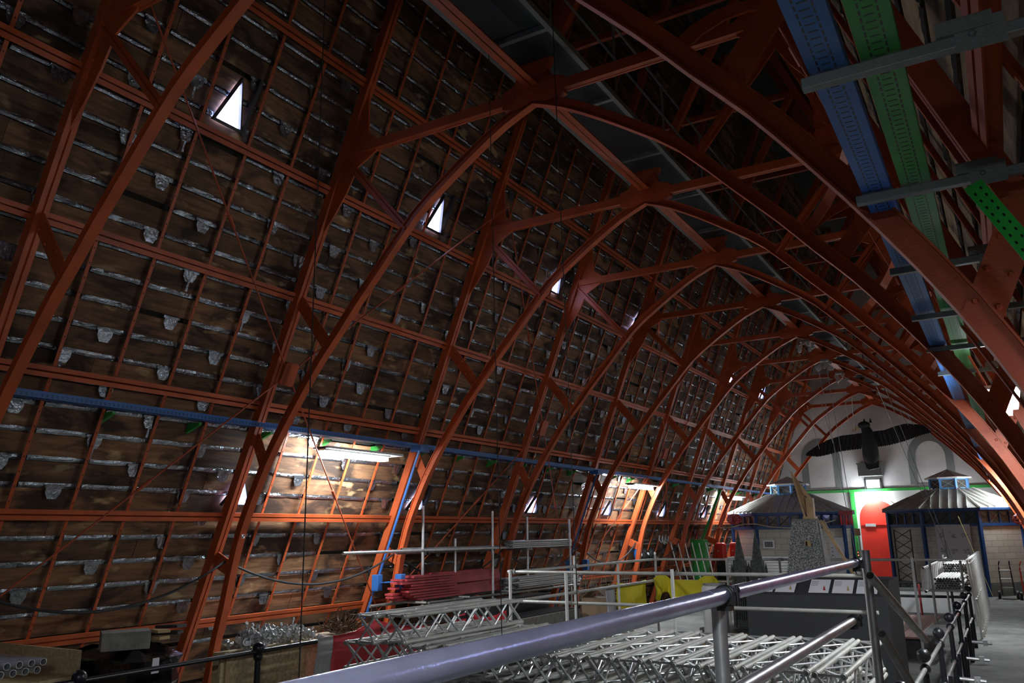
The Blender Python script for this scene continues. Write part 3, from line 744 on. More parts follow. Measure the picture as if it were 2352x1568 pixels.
# ------------------------------------------------------------------ speckled tapered block with timber piece
bx, by, bz0, bz1 = -3.20, 15.9, .0, 2.45
root = thing('tapered_pedestal', (bx, by, 0), 'tall tapered grey speckled stone pedestal behind the exhibit stand', 'pedestal')
def frus(cx, cy, z0, z1, a0, a1): return [V(cx+x*a0, cy+y*a0, z0) for x, y in ((-1, -1), (1, -1), (1, 1), (-1, 1))]+[V(cx+x*a1, cy+y*a1, z1) for x, y in ((-1, -1), (1, -1), (1, 1), (-1, 1))]
FB = [(0, 3, 2, 1), (4, 5, 6, 7), (0, 1, 5, 4), (1, 2, 6, 5), (2, 3, 7, 6), (3, 0, 4, 7)]
MB().add(frus(bx, by, .0, bz1-.04, .56, .205), FB).build('shaft', M['speckle'], root)
MB().box((bx, by, bz1-.02), (.40, .40, .05)).build('cap', M['concreteblk'], root)
MB().box((bx+.06, by-.285, 2.02), (.10, .03, .10)).build('opening_frame', M['timber'], root)
MB().box((bx+.04, by-.297, 2.02), (.03, .02, .08)).build('opening', M['blackpaint'], root)
root = thing('timber_hoist', (bx, by, bz1), 'leaning pale timber hoist model standing on the speckled pedestal', 'model')
mb = MB(); b0 = V(bx+.10, by-.05, bz1+.005)
mb.box(b0+V(0, 0, .02), (.20, .3, .04)).box(b0+V(.02, 0, .20), (.12, .16, .34)); mb.build('base', M['timber'], root)
top = V(bx-.15, by-.05, bz1+.86)
for i, (dx, dt) in enumerate(((-.08, 0), (-.03, -.12), (.02, -.25), (.06, -.36))):
    MB().bar(b0+V(dx, .04*i-.06, .03), top+V(.04*i, .03*i-.05, dt), .02, .035).build('pole', M['timber'], root)
MB().prism([b0+V(.0, -.02, .34), b0+V(.08, -.02, .34), top+V(.17, 0, -.42), top+V(.02, 0, -.05)], (0, .10, 0)).build('boarding', M['timber'], root)
root = thing('timber_ladder', (bx+.5, by, 1.2), 'thin timber ladder leaning on the right of the speckled pedestal', 'frame')
a0, a1, c0, c1 = V(bx+.27, by-.1, 2.42), V(bx+.86, by-.1, 1.30), V(bx+.27, by+.15, 2.42), V(bx+.78, by+.15, 1.30)
for a, b in ((a0, a1), (c0, c1)): MB().bar(a, b, .035, .05).build('rail', M['timber'], root)
for i in range(1, 6):
    t = i/6; MB().bar(a0+(a1-a0)*t, c0+(c1-c0)*t, .03, .03).build('rung', M['timber'], root)
# ------------------------------------------------------------------ cathedral model: plinth and twin spires
cx, cy = -4.33, 16.0
root = thing('model_plinth', (cx, cy, 0), 'low pale wooden plinth under the dark cathedral model', 'plinth')
MB().box((cx-.2, cy, .24), (1.25, 1.0, .48)).build('box', M['timber'], root, bevel=.01); MB().box((cx-.2, cy, .50), (1.3, 1.1, .04)).build('top', M['greypaint'], root)
root = thing('cathedral_model', (cx, cy, .52), 'dark weathered model of a church front with two tall spires', 'model')
mb = MB()
for s in (-1, 1):
    x = cx+s*.165
    b = MB(); b.box((x, cy, 1.0), (.27, .27, .90)); b.add(frus(x, cy, 1.45, 1.72, .125, .10), FB)
    for dx in (-1, 1):
        for dy in (-1, 1):
            for k_ in range(4):
                z = .62+.2*k_; b.box((x+dx*(.125+.0), cy+dy*.125, z), (.05, .05, .2))
            b.lathe((x+dx*.125, cy+dy*.125, 1.40), [(.028, 0), (.026, .14), (.0, .28)], 6)
    for k_ in range(5): b.box((x-.08+.04*k_, cy-.14, 1.05), (.012, .02, .8))
    b.build('tower', M['model'], root)
    sp = MB(); sp.lathe((x, cy, 1.68), [(.105, 0), (.06, .28), (.018, .50), (.008, .56)], 8)
    for k_ in range(8):
        a = k_*PI/4
        for q in range(6):
            f = q/6; rr = .105*(1-f)+.018*f; sp.box((x+rr*math.cos(a), cy+rr*math.sin(a), 1.69+.50*f), (.014, .014, .014))
    sp.box((x, cy, 2.235), (.035, .008, .008)).tube((x, cy, 2.2), (x, cy, 2.27), .005, 6); sp.build('spire', M['model'], root)
b = MB(); b.box((cx, cy+.02, .95), (.20, .2, .80)); b.prism([V(cx-.07, cy-.09, 1.34), V(cx+.07, cy-.09, 1.34), V(cx, cy-.09, 1.56)], (0, .12, 0)); b.build('gable_front', M['model'], root)
b = MB(); b.box((cx, cy+.45, .85), (.34, .6, .62)); b.prism([V(cx-.18, cy+.15, 1.15), V(cx+.18, cy+.15, 1.15), V(cx, cy+.15, 1.42)], (0, .6, 0)); b.build('nave', M['model'], root)
# ------------------------------------------------------------------ octagonal kiosks
def ang(k): return PI/8+k*PI/4
def kiosk(cx, cy, label, k_=1.0):
    root = thing('octagonal_kiosk', (cx, cy, 0), label, 'kiosk', 'octagonal kiosks')
    R = k_*4.15/2/math.cos(PI/8); Re = R+.16*k_; zb, zt, ze = H+.03, H+.03+.53*k_, H+.03+.60*k_
    P = lambda r, k, z: V(cx+r*math.cos(ang(k)), cy+r*math.sin(ang(k)), z)
    for k in range(8):
        a, b = P(R, k, 0), P(R, k+1, 0); d = (b-a).normalized(); nrm = V(d.y, -d.x, 0); Rr = R-.05
        a, b = P(Rr, k, 0), P(Rr, k+1, 0)
        me = MB(); me.prism([a, b, b+V(0, 0, zb), a+V(0, 0, zb)], -nrm*.08)
        # brick wall panel in its own frame so that the courses follow the face
        w_ = (b-a).length; mid = (a+b)/2
        mm = MB(); mm.box((0, 0, zb/2), (w_, .08, zb)); o = mm.build('wall_panel', M['brick']); o.parent = root; o.location = mid-wloc(root); o.rotation_euler = (0, 0, math.atan2(d.y, d.x))
        MB().bar(a+V(0, 0, .22)+nrm*.05, b+V(0, 0, .22)+nrm*.05, .02, .44).build('plinth_board', M['greypaint'], root)
        # clerestory: sill, head, mullions, cross braces, glazing
        fr_ = MB(); a1, b1 = P(R, k, zb), P(R, k+1, zb)
        fr_.bar(a1+V(0, 0, .04), b1+V(0, 0, .04), .10, .10).bar(a1+V(0, 0, .52*k_), b1+V(0, 0, .52*k_), .10, .08)
        for t in (.26, .5, .74): q = a1+(b1-a1)*t; fr_.bar(q, q+V(0, 0, .52*k_), .05, .05, d)
        wf_ = fr_.build('window_frame', M['navy'], root)
        xb = MB()
        for i in range(4):
            t0, t1 = (0.02, .26, .5, .74)[i], (.26, .5, .74, .98)[i]
            q0, q1 = a1+(b1-a1)*t0+nrm*.02, a1+(b1-a1)*t1+nrm*.02
            xb.tube(q0+V(0, 0, .09), q1+V(0, 0, .46*k_), .009, 5).tube(q1+V(0, 0, .09), q0+V(0, 0, .46*k_), .009, 5)
        xb.build('cross_bracing', M['iron'], wf_)
        MB().prism([a1-nrm*.03+V(0, 0, .08), b1-nrm*.03+V(0, 0, .08), b1-nrm*.03+V(0, 0, .5*k_), a1-nrm*.03+V(0, 0, .5*k_)], -nrm*.01).build('glazing', M['glass'], wf_)
        MB().tube(P(R+.02, k, 0), P(R+.02, k, zt+.05), .075, 4).build('corner_post', M['navy'], root)
        # roof face with standing seams
        rt_, z2 = .80*k_, H+1.33*k_
        e0, e1, t0, t1 = P(Re+.03, k, ze), P(Re+.03, k+1, ze), P(rt_, k, z2), P(rt_, k+1, z2)
        nn = (e1-e0).cross(t0-e0).normalized()
        if nn.z < 0: nn = -nn
        rf = MB(); rf.prism([e0, e1, t1, t0], -nn*.03)
        ctop = (t0+t1)/2; ceave = (e0+e1)/2
        for f in (-.6, -.3, 0, .3, .6):
            be = ceave+(e1-e0)*(f/2*1.0); tt_ = (ctop-ceave); 
            reach = 1.0 if abs(f/2)*(e1-e0).length < (t1-t0).length/2 else max(.0, ((e1-e0).length/2-abs(f/2)*(e1-e0).length)/(((e1-e0).length-(t1-t0).length)/2))
            rf.bar(be+nn*.03, be+tt_*reach+nn*.03, .018, .075, nn)
        rf.bar(e0+nn*.02, t0+nn*.02, .04, .06, nn)
        rf.build('roof_panel', M['sheetroof'], root)
        MB().bar(e0-V(0, 0, .04), e1-V(0, 0, .04), .03, .07).build('eaves_board', M['navy'], root)
    Rc = k_*.63/math.cos(PI/8)*.95; z0, z1 = H+1.33*k_, H+1.74*k_
    for k in range(8):
        f = MB(); a, b = P(Rc, k, z0), P(Rc, k+1, z0); d = (b-a).normalized()
        f.bar(a, a+V(0, 0, z1-z0), .075, .075, d).bar(a+V(0, 0, .03), b+V(0, 0, .03), .04, .06).bar(a+V(0, 0, z1-z0-.03), b+V(0, 0, z1-z0-.03), .04, .06)
        lf_ = f.build('lantern_frame', M['lightblue'], root)
        f = MB(); nrm = V(d.y, -d.x, 0); f.prism([a-nrm*.02, b-nrm*.02, b-nrm*.02+V(0, 0, z1-z0), a-nrm*.02+V(0, 0, z1-z0)], -nrm*.008); f.build('lantern_pane', M['glass'], lf_)
        f = MB(); f.tube(a+V(0, 0, .06), b+V(0, 0, z1-z0-.06), .007, 5).tube(b+V(0, 0, .06), a+V(0, 0, z1-z0-.06), .007, 5); f.build('lantern_brace', M['steel'], lf_)
        f = MB(); c_ = V(cx, cy, H+2.07*k_); e0, e1 = P(.82*k_, k, z1), P(.82*k_, k+1, z1)
        f.add([e0, e1, c_, e0-V(0, 0, .03), e1-V(0, 0, .03), c_-V(0, 0, .03)], [(0, 1, 2), (3, 5, 4), (0, 3, 4, 1), (1, 4, 5, 2), (2, 5, 3, 0)]); f.bar(e0, c_, .025, .03); f.build('lantern_roof', M['sheetroof'], root)
        MB().bar(e0, e1, .02, .05).build('lantern_eaves', M['white'], root)
    MB().box((cx, cy, z0+.01), (1.0, 1.0, .03)).build('lantern_floor', M['iron'], root)
    return root
kiosk(-1.72, 34.42, 'right octagonal blue and white brick kiosk with lantern roof, a poster on it')
kiosk(-6.72, 30.9, 'left octagonal blue and white brick kiosk with lantern roof, near the left slope', .9)
root = thing('poster', (-1.69, 32.2, 1.65), 'large grey poster with six small sketches on the right kiosk wall', 'poster')
MB().box((-1.69, 32.235, 1.65), (1.06, .012, 1.40)).build('sheet', mat('poster_paper', (.55, .55, .57), .6, 0, .04), root)
for i in range(3):
    for j in range(2):
        c = V(-2.03+.34*i, 32.2245, 1.98-.52*j); mb = MB()
        for q in range(7):
            a = c+V(random.uniform(-.07, .07), -.0004*q, random.uniform(-.06, .08)); rr = random.uniform(.02, .055)
            mb.prism([a+V(rr*(1+.3*math.sin(3*t))*math.cos(t), 0, rr*math.sin(t)*random.uniform(.6, 1.2)) for t in [2*PI*u/9 for u in range(9)]], (0, .002, 0))
        mb.build('sketch', M['sketch'], root)
mb = MB(); mb.tube((-1.99, 32.21, 2.2), (-1.93, 32.21, 1.1), .008, 5); mb.build('cord', M['cable'], root)
root = thing('framed_picture', (-7.1, 28.9, 1.77), 'small framed landscape picture on the left kiosk wall', 'picture')
MB().box((-7.1, 28.96, 1.79), (.38, .02, .27)).build('mount', M['paper'], root); MB().box((-7.1, 28.945, 1.79), (.27, .01, .18)).build('image', M['greypaint'], root)
# lattice gate panel against the right kiosk
root = thing('lattice_gate', (-3.4, 32.9, 0), 'dark folding lattice gate standing against the right kiosk', 'gate')
mb = MB(); g0, g1 = V(-3.62, 33.1, .1), V(-3.02, 32.45, .1)
for t in (0, 1): mb.bar(g0+(g1-g0)*t, g0+(g1-g0)*t+V(0, 0, 2.1), .04, .04)
for i in range(6):
    mb.bar(g0+V(0, 0, .35*i), g1+V(0, 0, .35*i+.35), .02, .02).bar(g1+V(0, 0, .35*i), g0+V(0, 0, .35*i+.35), .02, .02)
mb.build('scissor_lattice', M['blackpaint'], root)
# hose reels (red mesh balls) at the kiosk eaves
for x, y, z, lb in ((-8.2, 28.9, H+.38, 'dark red round mesh basket beside the left kiosk eaves'), (.36, 31.9, H+.22, 'dark red round mesh basket below the right kiosk eaves')):
    root = thing('mesh_basket', (x, y, z), lb, 'basket')
    mb = MB()
    for k in range(10):
        a = PI*k/10; pts = [V(x+.24*math.cos(t)*math.cos(a), y+.24*math.cos(t)*math.sin(a), z+.18*math.sin(t)) for t in [2*PI*i/20 for i in range(21)]]
        mb.path(pts, .012, 5)
    for zz in (-.1, 0, .1):
        r_ = .24*math.sqrt(1-(zz/.18)**2); mb.path([V(x+r_*math.cos(t), y+r_*math.sin(t), z+zz) for t in [2*PI*i/20 for i in range(21)]], .012, 5)
    mb.build('mesh', M['maroon'], root)
    MB().tube((x, y, z+.17), (x, y+.2, z+.55), .012, 6).build('hanger', M['maroon'], root)
# notice hanging by the left kiosk, timber post and torches
root = thing('hanging_notice', (-5.2, 28.4, 1.9), 'grey fabric notice hanging by the right corner of the left kiosk', 'notice')
mb = MB(); mb.grid([[V(-5.08+.44*u/6+.02*math.sin(j), 28.5+.03*math.sin(u*2+j*.8), 2.0-.18*j) for u in range(7)] for j in range(7)]); mb.build('cloth', M['greycloth'], root)
mb = MB()
for j in range(4): mb.ball((-4.98, 28.45, 1.68-.12*j), .02, 6)
mb.build('printed_marks', M['blackpaint'], root)
root = thing('red_tool_rack', (-4.45, 28.7, H), 'small rack of red handled tools at the left kiosk corner', 'rack')
MB().box((-4.50, 28.7, H+.50), (.42, .12, .12)).build('bar', M['maroon'], root)
for i in range(5): MB().lathe((-4.66+.08*i, 28.7, H+.11), [(.02, 0), (.035, .1), (.02, .36)], 6).build('handle', M['maroon' if i % 2 else 'dred'], root)
root = thing('wall_lamp_post', (-4.7, 33.5, 0), 'slender pale post with a small wooden box beside the green door post', 'post')
MB().tube((-4.86, 33.4, 0), (-4.86, 33.4, 2.0), .03, 8).build('pole', M['white'], root); MB().box((-4.92, 33.4, 2.14), (.22, .12, .26)).build('box', M['timber'], root)
# ------------------------------------------------------------------ white corrugated stack in front of the left kiosk
for i in range(7):
    z = .84+.092*i
    root = None
    mb = MB(); mb.box((-7.05, 27.6, z), (2.0, .6, .07)); mb.bar((-8.05, 27.29, z+.03), (-6.05, 27.29, z+.03), .03, .03)
    o = mb.build('corrugated_sheet', M['white']); tag(o, 'long white ribbed panel in the stack before the left kiosk, %s from the bottom' % ORD[i], 'panel', 'stacked white panels')
root = thing('trestle', (-7.05, 27.6, 0), 'dark trestle carrying the stack of white panels', 'trestle')
for x in (-7.7, -6.4): MB().box((x, 27.6, .40), (.1, .55, .80)).build('support', M['iron'], root)
# ------------------------------------------------------------------ eagle sculpture hung from ropes
ex, ey, ez = -4.38, 35.4, H+3.0
root = thing('eagle_sculpture', (ex, ey, ez), 'big black eagle sculpture with spread wings hanging before the back wall', 'sculpture')
mb = MB(); prof = [(0, -.52), (.16, -.50), (.29, -.35), (.31, -.1), (.29, .2), (.25, .6), (.20, .82), (.17, .98), (.10, 1.08), (0, 1.1)]
vs = []; fs = []; n = 14
for r_, z in prof:
    vs += [V(ex+r_*math.cos(2*PI*i/n)-(max(0, z-.7)*.35), ey+r_*.8*math.sin(2*PI*i/n), ez+z) for i in range(n)]
for j in range(len(prof)-1): fs += [(j*n+i, j*n+(i+1) % n, (j+1)*n+(i+1) % n, (j+1)*n+i) for i in range(n)]
mb.add(vs, fs); mb.ball((ex-.12, ey-.05, ez+1.04), .19, 12, (1.25, .9, .8)); mb.build('body', M['soot'], root, smooth=True)
MB().prism([V(ex-.33, ey-.1, ez+1.0), V(ex-.33, ey-.1, ez+.88), V(ex-.58, ey-.1, ez+.80), V(ex-.52, ey-.1, ez+.95)], (0, .08, 0)).build('beak', M['timber'], root)
mb = MB()
for dx in (-.10, .13): mb.lathe((ex+dx, ey, ez+1.12), [(.05, 0), (.03, .12), (0, .2)], 6)
mb.build('crest', M['soot'], root)
def wing(s, top, bot, nf):
    mb = MB(); rows_t = []; rows_b = []
    k = len(top)
    for (a, b) in zip(top, bot):
        rows_t.append(V(a[0], ey+.1, H+a[1])); rows_b.append(V(b[0], ey+.1, H+b[1]))
    # feathered lower edge: overlapping long blades
    N = nf
    for i in range(N):
        t0, t1 = i/N, (i+1.25)/N
        def at(P_, t):
            t = min(max(t, 0), .9999)*(k-1); j = int(t); f = t-j; return P_[j]+(P_[j+1]-P_[j])*f
        a, b = at(rows_t, t0), at(rows_t, t1); c, d = at(rows_b, t1), at(rows_b, t0)
        yo = V(0, (.018 if i % 2 else -.018), 0)
        mb.prism([a+yo, b+yo, c+yo, (c+d)/2+V(0, 0, -.05)+yo, d+yo], (0, .03, 0))
    mb.build('wing', M['soot'], root)
wing(-1, [(-4.6, 3.75), (-5.0, 3.72), (-5.4, 3.70), (-5.9, 3.58), (-6.4, 3.36), (-6.85, 3.08)], [(-4.7, 3.15), (-5.2, 3.12), (-5.6, 3.08), (-6.05, 2.98), (-6.4, 2.93), (-6.88, 3.0)], 26)
wing(1, [(-4.2, 3.78), (-3.8, 3.80), (-3.4, 3.92), (-3.0, 4.0), (-2.5, 3.92), (-2.1, 3.78)], [(-4.1, 3.18), (-3.7, 3.22), (-3.2, 3.32), (-2.85, 3.42), (-2.45, 3.55), (-2.05, 3.62)], 26)
MB().prism([V(ex-.28, ey, ez-.3), V(ex+.28, ey, ez-.3), V(ex+.24, ey, ez-.68), V(ex-.1, ey, ez-.74), V(ex-.22, ey, ez-.66)], (0, .1, 0)).build('tail', M['soot'], root)
for i, (a, b) in enumerate([((-6.3, ey, 3.2+H), (-6.45, 34.5, 4.9+H)), ((-5.75, ey, 3.4+H), (-5.9, 34.5, 5.0+H)), ((-5.05, ey, 3.7+H), (-5.0, 34.5, 5.2+H)), ((-4.9, ey, 3.7+H), (-4.72, 34.5, 5.3+H)), ((-2.9, ey, 3.9+H), (-3.45, 34.5, 5.3+H)), ((-2.7, ey, 3.9+H), (-3.3, 34.5, 5.3+H)), ((-2.15, ey, 3.75+H), (-2.15, 34.5, 4.4+H))]):
    tag(MB().tube(a, b, .012, 5).build('suspension_wire', M['wire']), 'thin grey wire above the black eagle sculpture, %s from the left' % ORD[i], 'wire', 'wires above the eagle')
for i, (a, b) in enumerate([((-4.75, 28, 5.1+H), (-4.45, 29.5, 1.4)), ((-4.5, 28, 5.1+H), (-4.35, 29.5, 1.4)), ((-3.2, 28, 4.9+H), (-1.7, 31.4, .7)), ((-2.95, 28, 4.9+H), (-1.65, 31.4, .75))]):
    tag(MB().tube(a, b, .010, 5).build('hoisting_rope', M['wire']), 'long thin pale rope hanging down before the back wall, %s from the left' % ORD[i], 'rope', 'long pale ropes')
# vent box and hatch on the gable wall
root = thing('vent_box', (-4.75, 37.8, 2.4+H), 'grey metal vent box under the eagle on the back wall', 'box')
MB().box((-4.76, 37.8, 2.40+H), (.92, .6, .50)).build('casing', M['greypaint'], root, bevel=.01); MB().box((-4.76, 37.8, 2.67+H), (1.0, .66, .05)).build('lid', M['greypaint'], root)
root = thing('wall_hatch', (-4.75, 38.05, 1.8+H), 'small white framed hatch below the grey vent box', 'hatch')
MB().box((-4.75, 38.06, 1.80+H), (.52, .05, .44)).build('panel', M['white'], root)
mb = MB(); mb.box((-4.75, 38.02, 2.03+H), (.66, .08, .04))
for dx in (-.31, .31): mb.box((-4.75+dx, 38.02, 1.84+H), (.05, .08, .50))
mb.build('frame', M['iron'], root)
# pulley clusters near the apex
for i, (x, y, z) in enumerate(((-4.06, 22.2, 4.72+H), (-4.10, 25.2, 4.72+H), (-4.07, 27.6, 4.72+H))):
    root = thing('pulley_block', (x, y, z), 'cluster of grey pulleys and hooks under the roof apex, %s from the camera' % ORD[i], 'pulley', 'pulley clusters')
    MB().box((x, y, z+.16), (.25, .12, .06)).build('bracket', M['steeld'], root)
    for q in range(9):
        c = V(x+random.uniform(-.22, .22), y+random.uniform(-.1, .1), z+random.uniform(-.12, .12)); mb = MB(); mb.tube(c-V(0, .02, 0), c+V(0, .02, 0), .05, 10).tube(c, V(x, y, z+.16), .008, 5); mb.build('pulley', M['steel'], root)
# ------------------------------------------------------------------ right: tube rack, leaning frames, aisle things
root = thing('tube_rack', (-1.15, 21, 0), 'open scaffold rack beside the right railing, loaded with tube bundles', 'rack')
for x, y in ((-1.48, 18.9), (-.93, 18.9), (-1.48, 22.8), (-.93, 22.8)):
    MB().tube((x, y, 0), (x, y, 1.62), .0242, 12, hollow=True).build('post', M['steeld'], root, smooth=True)
for y in (18.95, 22.75): MB().tube((-1.7, y, 1.05), (-.85, y, 1.05), .0242, 10, hollow=True).build('bearer', M['steel'], root)
for z in (1.06, 1.50): MB().tube((-1.55, 18.2, z), (-1.50, 24.2, z), .0242, 10, hollow=True).build('side_rail', M['steel'], root)
mb = MB()
for i in range(13):
    MB().tube((-1.60+.008*i, 18.25+.42*i, 1.06), (-1.58+.008*i, 18.27+.42*i, 1.50), .018, 8).build('upright', M['tube_white'], root)
tm = None
def bundle(y0, y1, rows, z0, xs, grp, word):
    global tm
    for j in range(rows):
        for i in range(xs):
            mb = MB(); x = -1.40+(i+.5*(j % 2))*.05; z = z0+j*.043; yy = y0+random.uniform(-.12, .05)
            if i == 0 and j == 0: pass
            o = MB().tube((0, 0, 0), (0, y1-y0, 0), .0235, 10, hollow=True).build('scaffold_tube', M['tube_white'], smooth=True) if tm is None else tm.copy()
            if tm is None: tm = o
            else: COL.objects.link(o)
            o.location = (x, yy, z); tag(o, 'whitish steel scaffold tube in the %s of the rack by the right railing' % word, 'tube', grp)
bundle(18.8, 21.2, 5, 1.10, 9, 'tubes in the lower bundle', 'lower near bundle')
tm = None
bundle(21.6, 23.9, 9, 1.10, 10, 'tubes in the upper bundle', 'higher far bundle')
for i in range(11):
    y = 20.2+.62*i
    mb = MB(); a0, a1 = V(-.78, y, .02), V(-.84, y-.75, 1.62)
    fr_ = thing('scaffold_ladder', (-.78, y, 0), 'white tubular scaffold frame leaning on the right railing, %s from the camera' % ORD[i], 'scaffold frame', 'frames leaning on the right railing')
    for dx in (0, .0):
        pass
    b0, b1 = a0+V(.03, .35, 0), a1+V(.03, .35, 0)
    for p, q in ((a0, a1), (b0, b1)): MB().tube(p, q, .022, 8).build('upright', M['tube_white'], fr_, smooth=True)
    for t in (.08, .5, .95): MB().tube(a0+(a1-a0)*t, b0+(b1-b0)*t, .016, 6).build('rung', M['tube_white'], fr_)
for i, y in enumerate((9.1, 11.0, 12.9, 14.9, 17.0)):
    root = thing('rail_clamp', (-.70, y, .3), 'silver scaffold coupler stub sticking out low on the aisle railing, %s from the camera' % ORD[i], 'clamp', 'clamps on the aisle railing')
    MB().tube((-.83, y, .32), (-.52, y+.02, .30), .0242, 10, hollow=True).build('stub_tube', M['steel'], root)
    MB().box((-.62, y, .31), (.07, .08, .09)).build('coupler', M['steel'], root); MB().tube((-.62, y-.06, .31), (-.62, y+.08, .31), .01, 6).build('bolt', M['steel'], root)
    MB().tube((-.83, y, 0), (-.80, y+.05, .62), .022, 8).build('stay', M['blackpaint'], root)
root = thing('plank_platform', (-1.9, 18.8, .37), 'low reddish plank platform beyond the exhibit stand', 'platform')
for i in range(6): MB().box((-2.3+.13*i+.03, 18.9, .36), (.125, 4.2, .03)).build('plank', M['platform'], root)
MB().box((-1.98, 18.9, .17), (.7, 4.0, .34)).build('base', M['iron'], root)
root = thing('grating_ramp', (-1.4, 18.5, .4), 'grey metal grating leaning beside the right railing', 'grating')
mb = MB(); A, B = V(-1.58, 16.9, .42), V(-1.52, 18.6, .42)
for dx in (0, .36): mb.bar(A+V(dx, 0, 0), B+V(dx, 0, 0), .03, .06)
for i in range(22): q = A+(B-A)*(i/22); mb.bar(q, q+V(.36, 0, 0), .015, .03)
mb.build('grid', M['steel'], root)
root = thing('white_parapet', (-2.2, 26, 0), 'low white parapet at the end of the central area', 'parapet')
MB().box((-2.6, 26, .29), (3.4, .3, .58)).build('body', M['white'], root); MB().box((-2.6, 26, .61), (3.5, .4, .05)).build('coping', M['greypaint'], root)
root = thing('pipe_rail', (-2.6, 24.6, 0), 'dark pipe handrail with a red post before the white parapet', 'railing')
for z in (.52, .86): MB().tube((-4.3, 24.6, z), (-1.1, 24.6, z), .035, 8).build('pipe', M['iron'], root)
for x, m_ in ((-3.9, 'iron'), (-2.25, 'maroon'), (-1.5, 'iron')): MB().tube((x, 24.6, 0), (x, 24.6, .88), .03, 8).build('post', M[m_], root)
# hand trucks
def truck(x, y, rz, label, frame, extra=False):
    root = thing('hand_truck', (x, y, 0), label, 'hand truck', 'hand trucks by the right kiosk')
    Rm = Matrix.Rotation(rz, 3, 'Z'); T = lambda a, b, c: V(x, y, 0)+Rm@V(a, b, c)
    for s in (-1, 1):
        pts = [T(s*.17, .0, .12), T(s*.17, .10, .5), T(s*.16, .20, .95), T(s*.15, .16, 1.08), T(s*.14, .02, 1.16)]
        MB().path(pts, .022, 8).build('side_rail', M[frame], root, smooth=True)
        mb = MB(); mb.tube(T(s*.22, .10, .13), T(s*.29, .10, .13), .13, 18); wh = mb.build('wheel', M['rubber'], root, smooth=True)
        MB().tube(T(s*.215, .10, .13), T(s*.295, .10, .13), .045, 10).build('hub', M['steel'], wh)
    for h_ in (.35, .62, .88): MB().tube(T(-.17, .1*h_*2, h_), T(.17, .1*h_*2, h_), .015, 8).build('cross_bar', M['steel'], root)
    MB().box(T(0, -.12, .02), (.40, .26, .015), rz).build('toe_plate', M['iron'], root)
truck(-.30, 31.5, .1, 'dark hand truck with silver cross bars nearest the right kiosk wall', 'iron')
truck(.30, 31.2, .2, 'hand truck with a bent red handle at the right edge of the aisle', 'dred')
root = thing('gas_trolley', (.66, 31.0, 0), 'red trolley holding a green gas bottle at the right edge of the aisle', 'trolley')
MB().box((.66, 31.0, .45), (.34, .3, .75)).build('frame', M['dred'], root, bevel=.03); MB().lathe((.62, 30.78, .06), [(.09, 0), (.10, .05), (.10, .38), (.05, .48), (.02, .52)], 14).build('bottle', M['green'], root, smooth=True)
for s in (-1, 1): MB().tube((.66+s*.18, 31.0, .11), (.66+s*.23, 31.0, .11), .11, 14).build('wheel', M['rubber'], root)
# ------------------------------------------------------------------ left storage racks
root = thing('storage_rack', (-8.7, 14, 0), 'scaffold tube storage rack along the left slope holding red boards and tubes', 'rack')
for x, y, zt_ in ((-8.80, 11.75, .50), (-8.88, 12.85, -.07), (-8.72, 13.9, .44), (-8.68, 15.2, .34), (-8.50, 16.8, .30)):
    MB().tube((x, y, 0), (x, y, zt_+H), .0242, 14, hollow=True).build('post', M['steel'], root, smooth=True)
MB().tube((-8.73, 9.65, H-.25), (-8.67, 14.7, H-.265), .0242, 12, hollow=True).build('long_tube', M['steel'], root, smooth=True)
for i in range(3): MB().tube((-8.84-.05*i, 11.2, H-.23-.03*i), (-8.79-.05*i, 14.25, H-.24-.03*i), .0242, 12, hollow=True).build('long_tube', M['steeld'], root, smooth=True)
for x, y in ((-8.76, 11.8), (-8.74, 13.92)):
    mb = MB(); coupler(mb, (x, y, H-.29), .04); mb.build('coupler', M['iron'], root)
MB().tube((-8.63, 11.7, H-1.12), (-8.45, 17.1, H-1.12), .0242, 12).build('bearer', M['steeld'], root)
MB().tube((-9.15, 10.8, H-1.12), (-9.05, 17.1, H-1.12), .0242, 12).build('bearer', M['steeld'], root)
for y in (11.4, 12.7, 14.2, 15.9, 17.0): MB().tube((-9.2, y, H-1.09), (-8.45, y, H-1.09), .02, 8).build('cross_tube', M['steeld'], root)
for j in range(9):
    for i in range(2):
        mb = MB(); mb.box((-8.98+.20*i+random.uniform(-.03, .03), 11.95+random.uniform(-.2, .2), H-1.045+.045*j), (.17, 1.4, .033), random.uniform(-.03, .03))
        tag(mb.build('red_board', M['maroon']), 'dark red steel toe board in the ragged pile at the left end of the rack', 'board', 'ragged pile of red boards')
for j, (hh, dz) in enumerate(((.21, 0), (.18, .215))):
    mb = MB(); mb.prism([V(-8.73, 12.1+.06*j, H-1.06+dz), V(-8.73, 14.2, H-1.06+dz), V(-8.77, 14.2, H-1.06+dz+hh), V(-8.77, 12.1+.06*j, H-1.06+dz+hh-.05)], (-.05, 0, 0))
    tag(mb.build('red_board', M['maroon']), 'wide dark red board standing on edge in the storage rack, %s' % ('lower one', 'upper one')[j], 'board')
for j in range(4):
    mb = MB(); mb.box((-8.98, 13.15, H-1.01+.105*j), (.22, 2.1, .09)); tag(mb.build('red_board', M['maroon']), 'dark red box board behind the upright boards, %s from the bottom' % ORD[j], 'board', 'red boards behind')
def tubes(n, rows, x, y0, y1, z, lab, grp, matn='steel', dy=.25):
    src = None
    for j in range(rows):
        for i in range(n):
            L = y1-y0
            if src is None: o = MB().tube((0, 0, 0), (0, L, 0), .020, 10, hollow=True).build('scaffold_tube', M[matn], smooth=True); src = o
            else: o = src.copy(); COL.objects.link(o)
            o.location = (x-(i+.5*(j % 2))*.043, y0+random.uniform(-dy, dy), z+j*.038); tag(o, lab, 'tube', grp)
